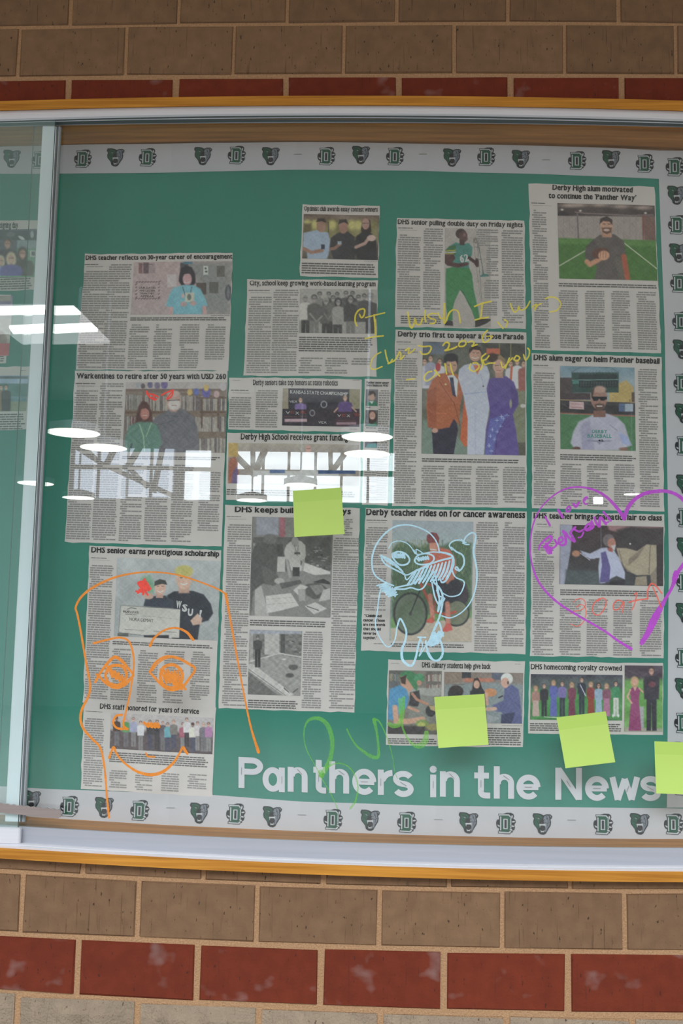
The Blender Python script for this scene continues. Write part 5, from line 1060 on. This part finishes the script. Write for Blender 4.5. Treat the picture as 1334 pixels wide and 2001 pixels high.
# pale blue creature
d = Draw('marker_drawing', 'pale blue marker creature with beard and legs over the cyclist clipping', 'm_blue', 8)
d.st([640,420,632,370,605,315,560,268,490,232,405,212,320,222,245,268,180,345,145,430,140,520,165,590,240,640,300,665], [3,2.6,2.6,3,3.4,3.2,3,3])
d.st([265,385,290,345,345,332,400,350,435,385,455,420,470,425,468,395,500,410,520,425], 2).st([450,400,480,432,580,415,660,420,730,440], 2.6)
d.st([290,430,330,412,385,425,418,465,405,500,360,512,325,495,295,455,290,430], 3.4); d.zig(300,440,385,445,6,18,12,3)
d.st([205,440,215,470,240,505,300,540,370,570,330,520,270,470,205,440], 3.2); d.zig(225,460,350,540,14,18,10,2.4)
d.st([455,475,480,440,540,425,590,440,600,470,570,500,510,508,470,498,455,475], 3.2); d.zig(475,470,560,455,8,12,10,3)
d.st([350,565,400,585,470,550,560,510,640,480,740,455], [3,2.6,3,3.4,4]).st([380,575,400,620,460,560,560,520], 2.6).st([640,415,700,425,740,450,745,510,715,580,690,625,660,640,640,600], [3.5,4,4,3])
for i in range(11): x = 402 + i*29; d.st([x, 662-i*5, x+34, 610-i*6, x+72-i*2, 545-i*7], [3.6,4.6,3.4])
d.st([310,680,380,665,440,650,520,600], 3).st([300,690,380,690,430,680,490,695,530,670,560,610,600,560], [3.4,3,3,3.4])
d.zig(215,650,300,740,38,-14,13,2.6); d.zig(225,690,315,720,6,34,10,2.4)
d.st([205,690,190,760,180,850,165,940,178,1010,215,1080,250,1118,285,1110,312,1060,325,980,340,925,352,912,375,950,395,1010,385,1080,362,1140,365,1210,405,1255,440,1255,465,1200,480,1130,500,1055], [3,2.4,2.4,2.4,2.4,3,3.6,3.6,4,5.4,4.6,4,3.6])
d.st([480,1048,540,1050], 3).st([500,1060,515,1110,490,1190,540,1110], 2).st([540,1075,545,1120,570,1180,600,1220,640,1215,665,1170,660,1110,640,1050,650,1020], [3,3,4.4,4,3]).st([545,1150,575,1205,625,1225,662,1195], 3.2)
d.zig(570,1060,650,1060,-30,52,13,3); d.st([575,1050,600,990,640,900,660,820,665,740,640,680,600,640,590,600], [3,3.6,4,4,3.6,3.6]).st([600,1000,625,950,640,940,655,990,668,1040], 3.4).st([620,640,640,760,630,860,660,760], 3.2).st([600,560,618,620,625,700,650,790,680,760,640,740,620,700], 2.6).st([585,640,605,740,630,800], 3)
d.st([740,455,735,540,760,600,820,630,822,670,790,730,720,745,665,720], [3,2.6,2.6,2.2]).st([730,380,765,410,815,440,825,500,795,550,770,525,760,540,790,556], [3,3.4,3.2,3]).st([840,345,790,325,740,335,715,365,735,400], 2.6)
d.st([815,350,840,300,885,270,912,290,905,340,895,410,908,480,920,560,915,660,890,750,850,820,790,875,720,905,660,890], [3,3,3.6,4,3.6,3,2.4,2.4,2.6]).st([805,320,830,355,862,358], 2.6); d.done()
# yellow writing
d = Draw('marker_writing', 'yellow marker words I wish I was, top line of three', 'm_yellow')
A5 = 5; A9 = 9; A10 = 10
d.st([1048,968,1035,935,1038,885,1062,848,1098,838,1108,855,1100,890,1082,905,1068,880], 3.2, A5).st([1115,905,1190,885,1262,868], 2.6, A5).st([1180,885,1188,970,1190,1035], 3.6, A5).st([1112,1065,1180,1052,1250,1045], 3.2, A5)
d2 = Draw('marker_writing', 'yellow marker words class 2026, second line', 'm_yellow')
d2.st([1232,1170,1190,1195,1158,1240,1155,1290,1185,1302,1242,1280], 2.6, A5).st([1265,1155,1275,1210,1295,1255,1320,1225], 3, A5)
d.st([172,955,185,1020,192,1075,212,1098,232,1060,240,1012,255,1060,290,1065,310,1010], 3.6, A9).st([335,935,332,990,340,1045], 3.2, A9).st([440,968,400,965,360,985,385,1010,430,1025,420,1055,380,1060], 3, A9).st([515,872,512,960,512,1052,530,1030,560,960,600,930,640,945,655,1000,662,1050], [3.6,3.6,3,3], A9).st([455,960,480,1010,520,1000], 3, A9)
d.st([795,900,870,870,950,852], 3.4, A9).st([868,870,860,940,850,1012], 3.2, A9).st([800,1025,850,1012,925,1000], 3.2, A9)
d.st([1128,870,1140,910,1165,950,1195,935,1205,900,1220,930,1260,925,1290,890,1310,850], 3, A9).st([80,1105,120,1080,100,1130,130,1090,160,1075], 2.6, 11).st([190,1035,240,1020,290,1035,320,1080,290,1130,230,1145], 2.8, 11)
d.st([1010,1045,1030,1070,1060,1105], 3, A9).st([1070,1020,1100,1045,1085,1095], 3, A9)
d2.st([-10,385,20,370,50,355,80,310,95,275,110,300,105,345,140,310], 3, A10).st([150,262,185,240,180,285,215,270,240,245], 3, A10).st([270,215,320,225,380,222,390,250,360,290,310,295,290,270], 3.2, A10)
d2.st([500,215,530,185,560,200,545,245,520,262,590,245,630,225], 3.4, A10).st([690,165,655,190,650,220,690,222,715,195,700,165], 3.2, A10).st([735,185,770,175,790,195,770,222,820,205], 3, A10).st([915,75,880,110,868,160,890,185,930,165,960,128], 3.2, A10).st([905,130,960,125], 2.4, A10)
d2.done(); d.done(); d = Draw('marker_writing', 'yellow marker words all of you, lowest line', 'm_yellow')
d.st([160,535,200,528,240,525], 2.6, A10).st([395,455,360,465,325,510,345,545,395,520,440,470,420,440,470,500], 3.2, A10).st([520,385,528,440,535,480], 3, A10).st([570,385,580,440,598,490], 3, A10)
d.st([760,385,748,430,790,455,835,420,820,380,780,378], 3.2, A10).st([900,290,860,330,870,400,850,440], 3.2, A10).st([860,355,900,345,930,310], 3, A10).st([985,378,930,380,890,392,870,350], 2.8, A10)
d.st([1040,370,1060,420,1110,370,1150,330], 2.8, A10).st([1160,345,1185,310,1215,330,1190,360,1160,345], 3, A10).st([1250,300,1270,350,1300,310,1305,262,1290,240], 3, A10).st([1120,330,1100,380,1080,430], 3, A10); d.done()
# green scribble
d = Draw('marker_drawing', 'faint green marker loops across the word Panthers and the culinary clipping', 'm_green', 16)
d.st([635,580,600,500,560,430,500,320,462,250,446,180,450,120,470,82,505,68,545,75,580,110,602,170,605,240,590,310,565,360,545,390], [2,2,2,1.6,2,2.2,3,5,7,8,9,9,8,9,10,10])
d.st([540,375,545,395], 11).st([570,350,620,325,670,328,715,360,745,420,750,480,735,540,708,580], [5,3,2.6,3,3,4,4]).st([688,128,705,165,740,220,790,262,835,288,865,285,868,240,858,150,842,75], [3,3,4,6,7,7,5,5,8])
d.st([842,72,870,85,900,140,930,220,950,300,960,370,975,410], [5,3,2,1.4,1.4,1.4]).st([925,100,955,112,985,100,1000,60,1008,0,1012,-50], [8,9,10,9,6,6]).st([985,-40,990,30,1000,100,1020,160,1060,215,1100,225,1130,200,1140,150], [5,5,4,4,6,11,12,9])
d.st([1004,-40,1002,30], 8); d.done()

# ------------------------------------------------------------------ the hall behind the camera (seen as reflections in the glass)
def slab(name, lo, hi, m): o = box(name, lo, hi, m); o['kind'] = 'structure'; return o
YW = -24.0; ZC = 7.2
slab('floor', (-14, YW - 0.3, -0.05), (14, 0.0, 0.0), M['floor'])
slab('ceiling', (-4.5, -2.2, 2.86), (4.5, 0.0, 2.98), M['ceil'])                     # unseen soffit, added and deepened to shade the top of the case wall
slab('ceiling', (-14, YW - 0.3, ZC), (14, -14.6, ZC + 0.15), M['ceil'])                 # hall ceiling beyond the added overhead lamp
def win_rect(x0, y0, x1, y1, ywall=YW):
    a = mirror(x0, y0, y=ywall); b = mirror(x1, y1, y=ywall); return min(a[0], b[0]), max(a[0], b[0]), min(a[2], b[2]), max(a[2], b[2])
wins = [((463,882,771,983), [(514,),(564,),(616,),(667,),(719,)], (918,928), 'sky_pane', 'window_1'), ((361,880,411,977), [], (914,921), 'sky_pane', 'window_2'),
        ((146,874,246,974), [(193,)], (909,917), 'sky_pane_dim', 'window_3'), ((252,876,338,972), [(296,)], (911,918), 'sky_pane_dim', 'window_4')]
holes = []
for (x0,y0,x1,y1), mull, tr, mk, nm in wins:
    X0, X1, Z0, Z1 = win_rect(x0, y0, x1, y1); holes.append((X0, X1, Z0, Z1))
    zt_ = mirror(x0, tr[0], y=YW)[2]; zb_ = mirror(x0, tr[1], y=YW)[2]
    fr_ = box(nm, (X0 - .06, YW, zb_), (X1 + .06, YW + 0.12, zt_), M['truss']); fr_['kind'] = 'structure'
    xs = [X0] + sorted(float(mirror(q[0], 930, y=YW)[0]) for q in mull) + [X1]
    for a, b in zip(xs[:-1], xs[1:]):
        for z0, z1 in ((Z0, zb_), (zt_, Z1)): box('pane', (a + .025, YW - 0.02, z0), (b - .025, YW, z1), M[mk], fr_)
    for a in xs[1:-1]: box('mullion', (a - .03, YW, Z0), (a + .03, YW + 0.08, Z1), M['truss'], fr_)
V = []; Fc = []                                                       # far wall with its window openings
xs = sorted({-14.0, 14.0} | {h[0] for h in holes} | {h[1] for h in holes}); zs = sorted({0.0, ZC} | {h[2] for h in holes} | {h[3] for h in holes})
for i in range(len(xs)-1):
    for j in range(len(zs)-1):
        cx, cz = (xs[i]+xs[i+1])/2, (zs[j]+zs[j+1])/2
        if any(h[0] < cx < h[1] and h[2] < cz < h[3] for h in holes): continue
        n0 = len(V); V += [(xs[i],YW-.03,zs[j]),(xs[i+1],YW-.03,zs[j]),(xs[i+1],YW-.03,zs[j+1]),(xs[i],YW-.03,zs[j+1])]; Fc.append((n0,n0+1,n0+2,n0+3))
o = mesh('wall_far', V, Fc, M['hall']); o['kind'] = 'structure'
# steel trusses
YT = -20.5
def beam(pts, wpx, root, yd=YT):
    for (a, b) in zip(pts[:-1], pts[1:]):
        p = mirror(a[0], a[1], y=yd); q = mirror(b[0], b[1], y=yd); d = q - p; L = np.linalg.norm(d); d = d / L; hw = wpx / 2 * 22.4 / F
        n = np.array([-d[2], 0, d[0]]); V = []
        for e in (p - d*hw*.5, q + d*hw*.5):
            for s_ in (-1, 1):
                for yy in (-0.09, 0.09): V.append(e + n*s_*hw + np.array([0, yy, 0]))
        mesh('member', V, [(0,1,3,2),(4,6,7,5),(0,4,5,1),(2,3,7,6),(0,2,6,4),(1,5,7,3)], M['truss'], root)
tr_ = thing('roof_truss', mirror(500, 900, y=YT), 'dark timber-brown roof truss mirrored in the glass in front of the widest window', 'truss')
beam([(436,866),(496,926)], 12, tr_); beam([(494,864),(494,928)], 8, tr_); beam([(522,868),(497,926)], 11, tr_); beam([(645,862),(646,922)], 8, tr_); beam([(684,872),(648,922)], 9, tr_); beam([(440,858),(700,864)], 9, tr_)
tr2 = thing('roof_truss', mirror(250, 900, y=YT), 'pale-edged roof truss mirrored over the retirement clipping', 'truss')
beam([(146,872),(196,905),(345,972)], 9, tr2); beam([(158,868),(196,906)], 9, tr2); beam([(228,868),(206,912)], 8, tr2); beam([(276,868),(250,912),(286,950)], 9, tr2); beam([(318,872),(300,960)], 8, tr2)
# pendants: flat round lamps
def pendant(px, py, rx, label, cap=False):
    el = (H/2 - py)/F; p = None; h = 2.75
    z = 1.5 + h; pt = mirror(px, py, z=z); dist = np.linalg.norm(pt - np.array([CO[0], -CO[1], CO[2]])) ; R_ = rx / F * dist
    root = thing('pendant_lamp', pt, label, 'lamp', 'round pendant lamps of the hall'); th = np.linspace(0, 2*math.pi, 41)[:-1]
    def disc(z0, r): return [(pt[0] + r*math.cos(a), pt[1] + r*math.sin(a), z0) for a in th]
    V = disc(z, R_); mesh('diffuser', V, [tuple(range(40))], M['lamp'], root)
    V = disc(z + 0.005, R_*1.02) + disc(z + 0.10, R_*1.02) + disc(z + 0.16, R_*.3); Fc = [(i, (i+1) % 40, 40+(i+1) % 40, 40+i) for i in range(40)] + [(40+i, 40+(i+1) % 40, 80+(i+1) % 40, 80+i) for i in range(40)] + [tuple(range(80, 120))]
    mesh('housing', V, Fc, M['lampbody'], root)
    if z + 0.16 < ZC: box('rod', (pt[0]-.015, pt[1]-.015, z+.15), (pt[0]+.015, pt[1]+.015, ZC), M['lampbody'], root)
for a in ((143,846,50,'round pendant lamp mirrored nearest the upright post, the larger of two'),(202,875,44,'round pendant lamp mirrored over the text of the retirement clipping'),(70,945,33,'small round pendant lamp mirrored across the upright post'),(153,973,30,'small round pendant lamp mirrored at the foot of the narrow left text column'),
          (717,854,50,'round pendant lamp mirrored over the narrow portrait clipping, upper of the pair'),(717,887,45,'round pendant lamp mirrored over the narrow portrait clipping, lower of the pair'),(492,978,29,'small round pendant lamp mirrored above the career pathways headline'),
          (587,948,32,'small round pendant lamp mirrored just above the highest sticky note'),(1235,966,16,'smallest pendant lamp mirrored between the two lobes of the purple heart')): pendant(*a)
# lit ceiling bay with two tube rows
zb_ = 1.5 + 3.1
def flat(name, pts, z, m, root, th=0.03):
    a = [mirror(x, y, z=z) for x, y in pts]; V = a + [q + np.array([0, 0, th]) for q in a]; k = len(a)
    return mesh(name, V, [tuple(range(k)), tuple(range(2*k-1, k-1, -1))] + [(i, (i+1) % k, (i+1) % k + k, i + k) for i in range(k)], m, root)
bay = thing('ceiling_light_bay', mirror(100, 640, z=zb_), 'lit ceiling bay with two bright tube rows mirrored across the upright post', 'ceiling light')
flat('panel', [(-260,604),(144,602),(214,671),(44,674),(20,655),(-260,650)], zb_ + 0.02, M['coffer'], bay)
flat('tube', [(-260,612),(143,603),(157,615),(-260,624)], zb_ - 0.03, M['tube'], bay); flat('tube', [(20,643),(178,636),(191,648),(28,655)], zb_ - 0.03, M['tube'], bay)
# a distant square skylight seen beside the smallest pendant
q0 = mirror(1160, 984, y=-18); q1 = mirror(1178, 971, y=-18)
lb = thing('hanging_light_box', (q0+q1)/2, 'small square light box mirrored inside the purple heart', 'lamp')
box('diffuser', (min(q0[0],q1[0]), -18.05, min(q0[2],q1[2])), (max(q0[0],q1[0]), -18.0, max(q0[2],q1[2])), M['tube'], lb)
box('housing', (min(q0[0],q1[0])-.01, -18.2, min(q0[2],q1[2])-.01), (max(q0[0],q1[0])+.01, -18.05, max(q0[2],q1[2])+.01), M['lampbody'], lb)

for o in bpy.data.objects:
    if '_w' in o.keys(): del o['_w']
for m in bpy.data.materials:
    if '_out' in m.keys(): del m['_out']
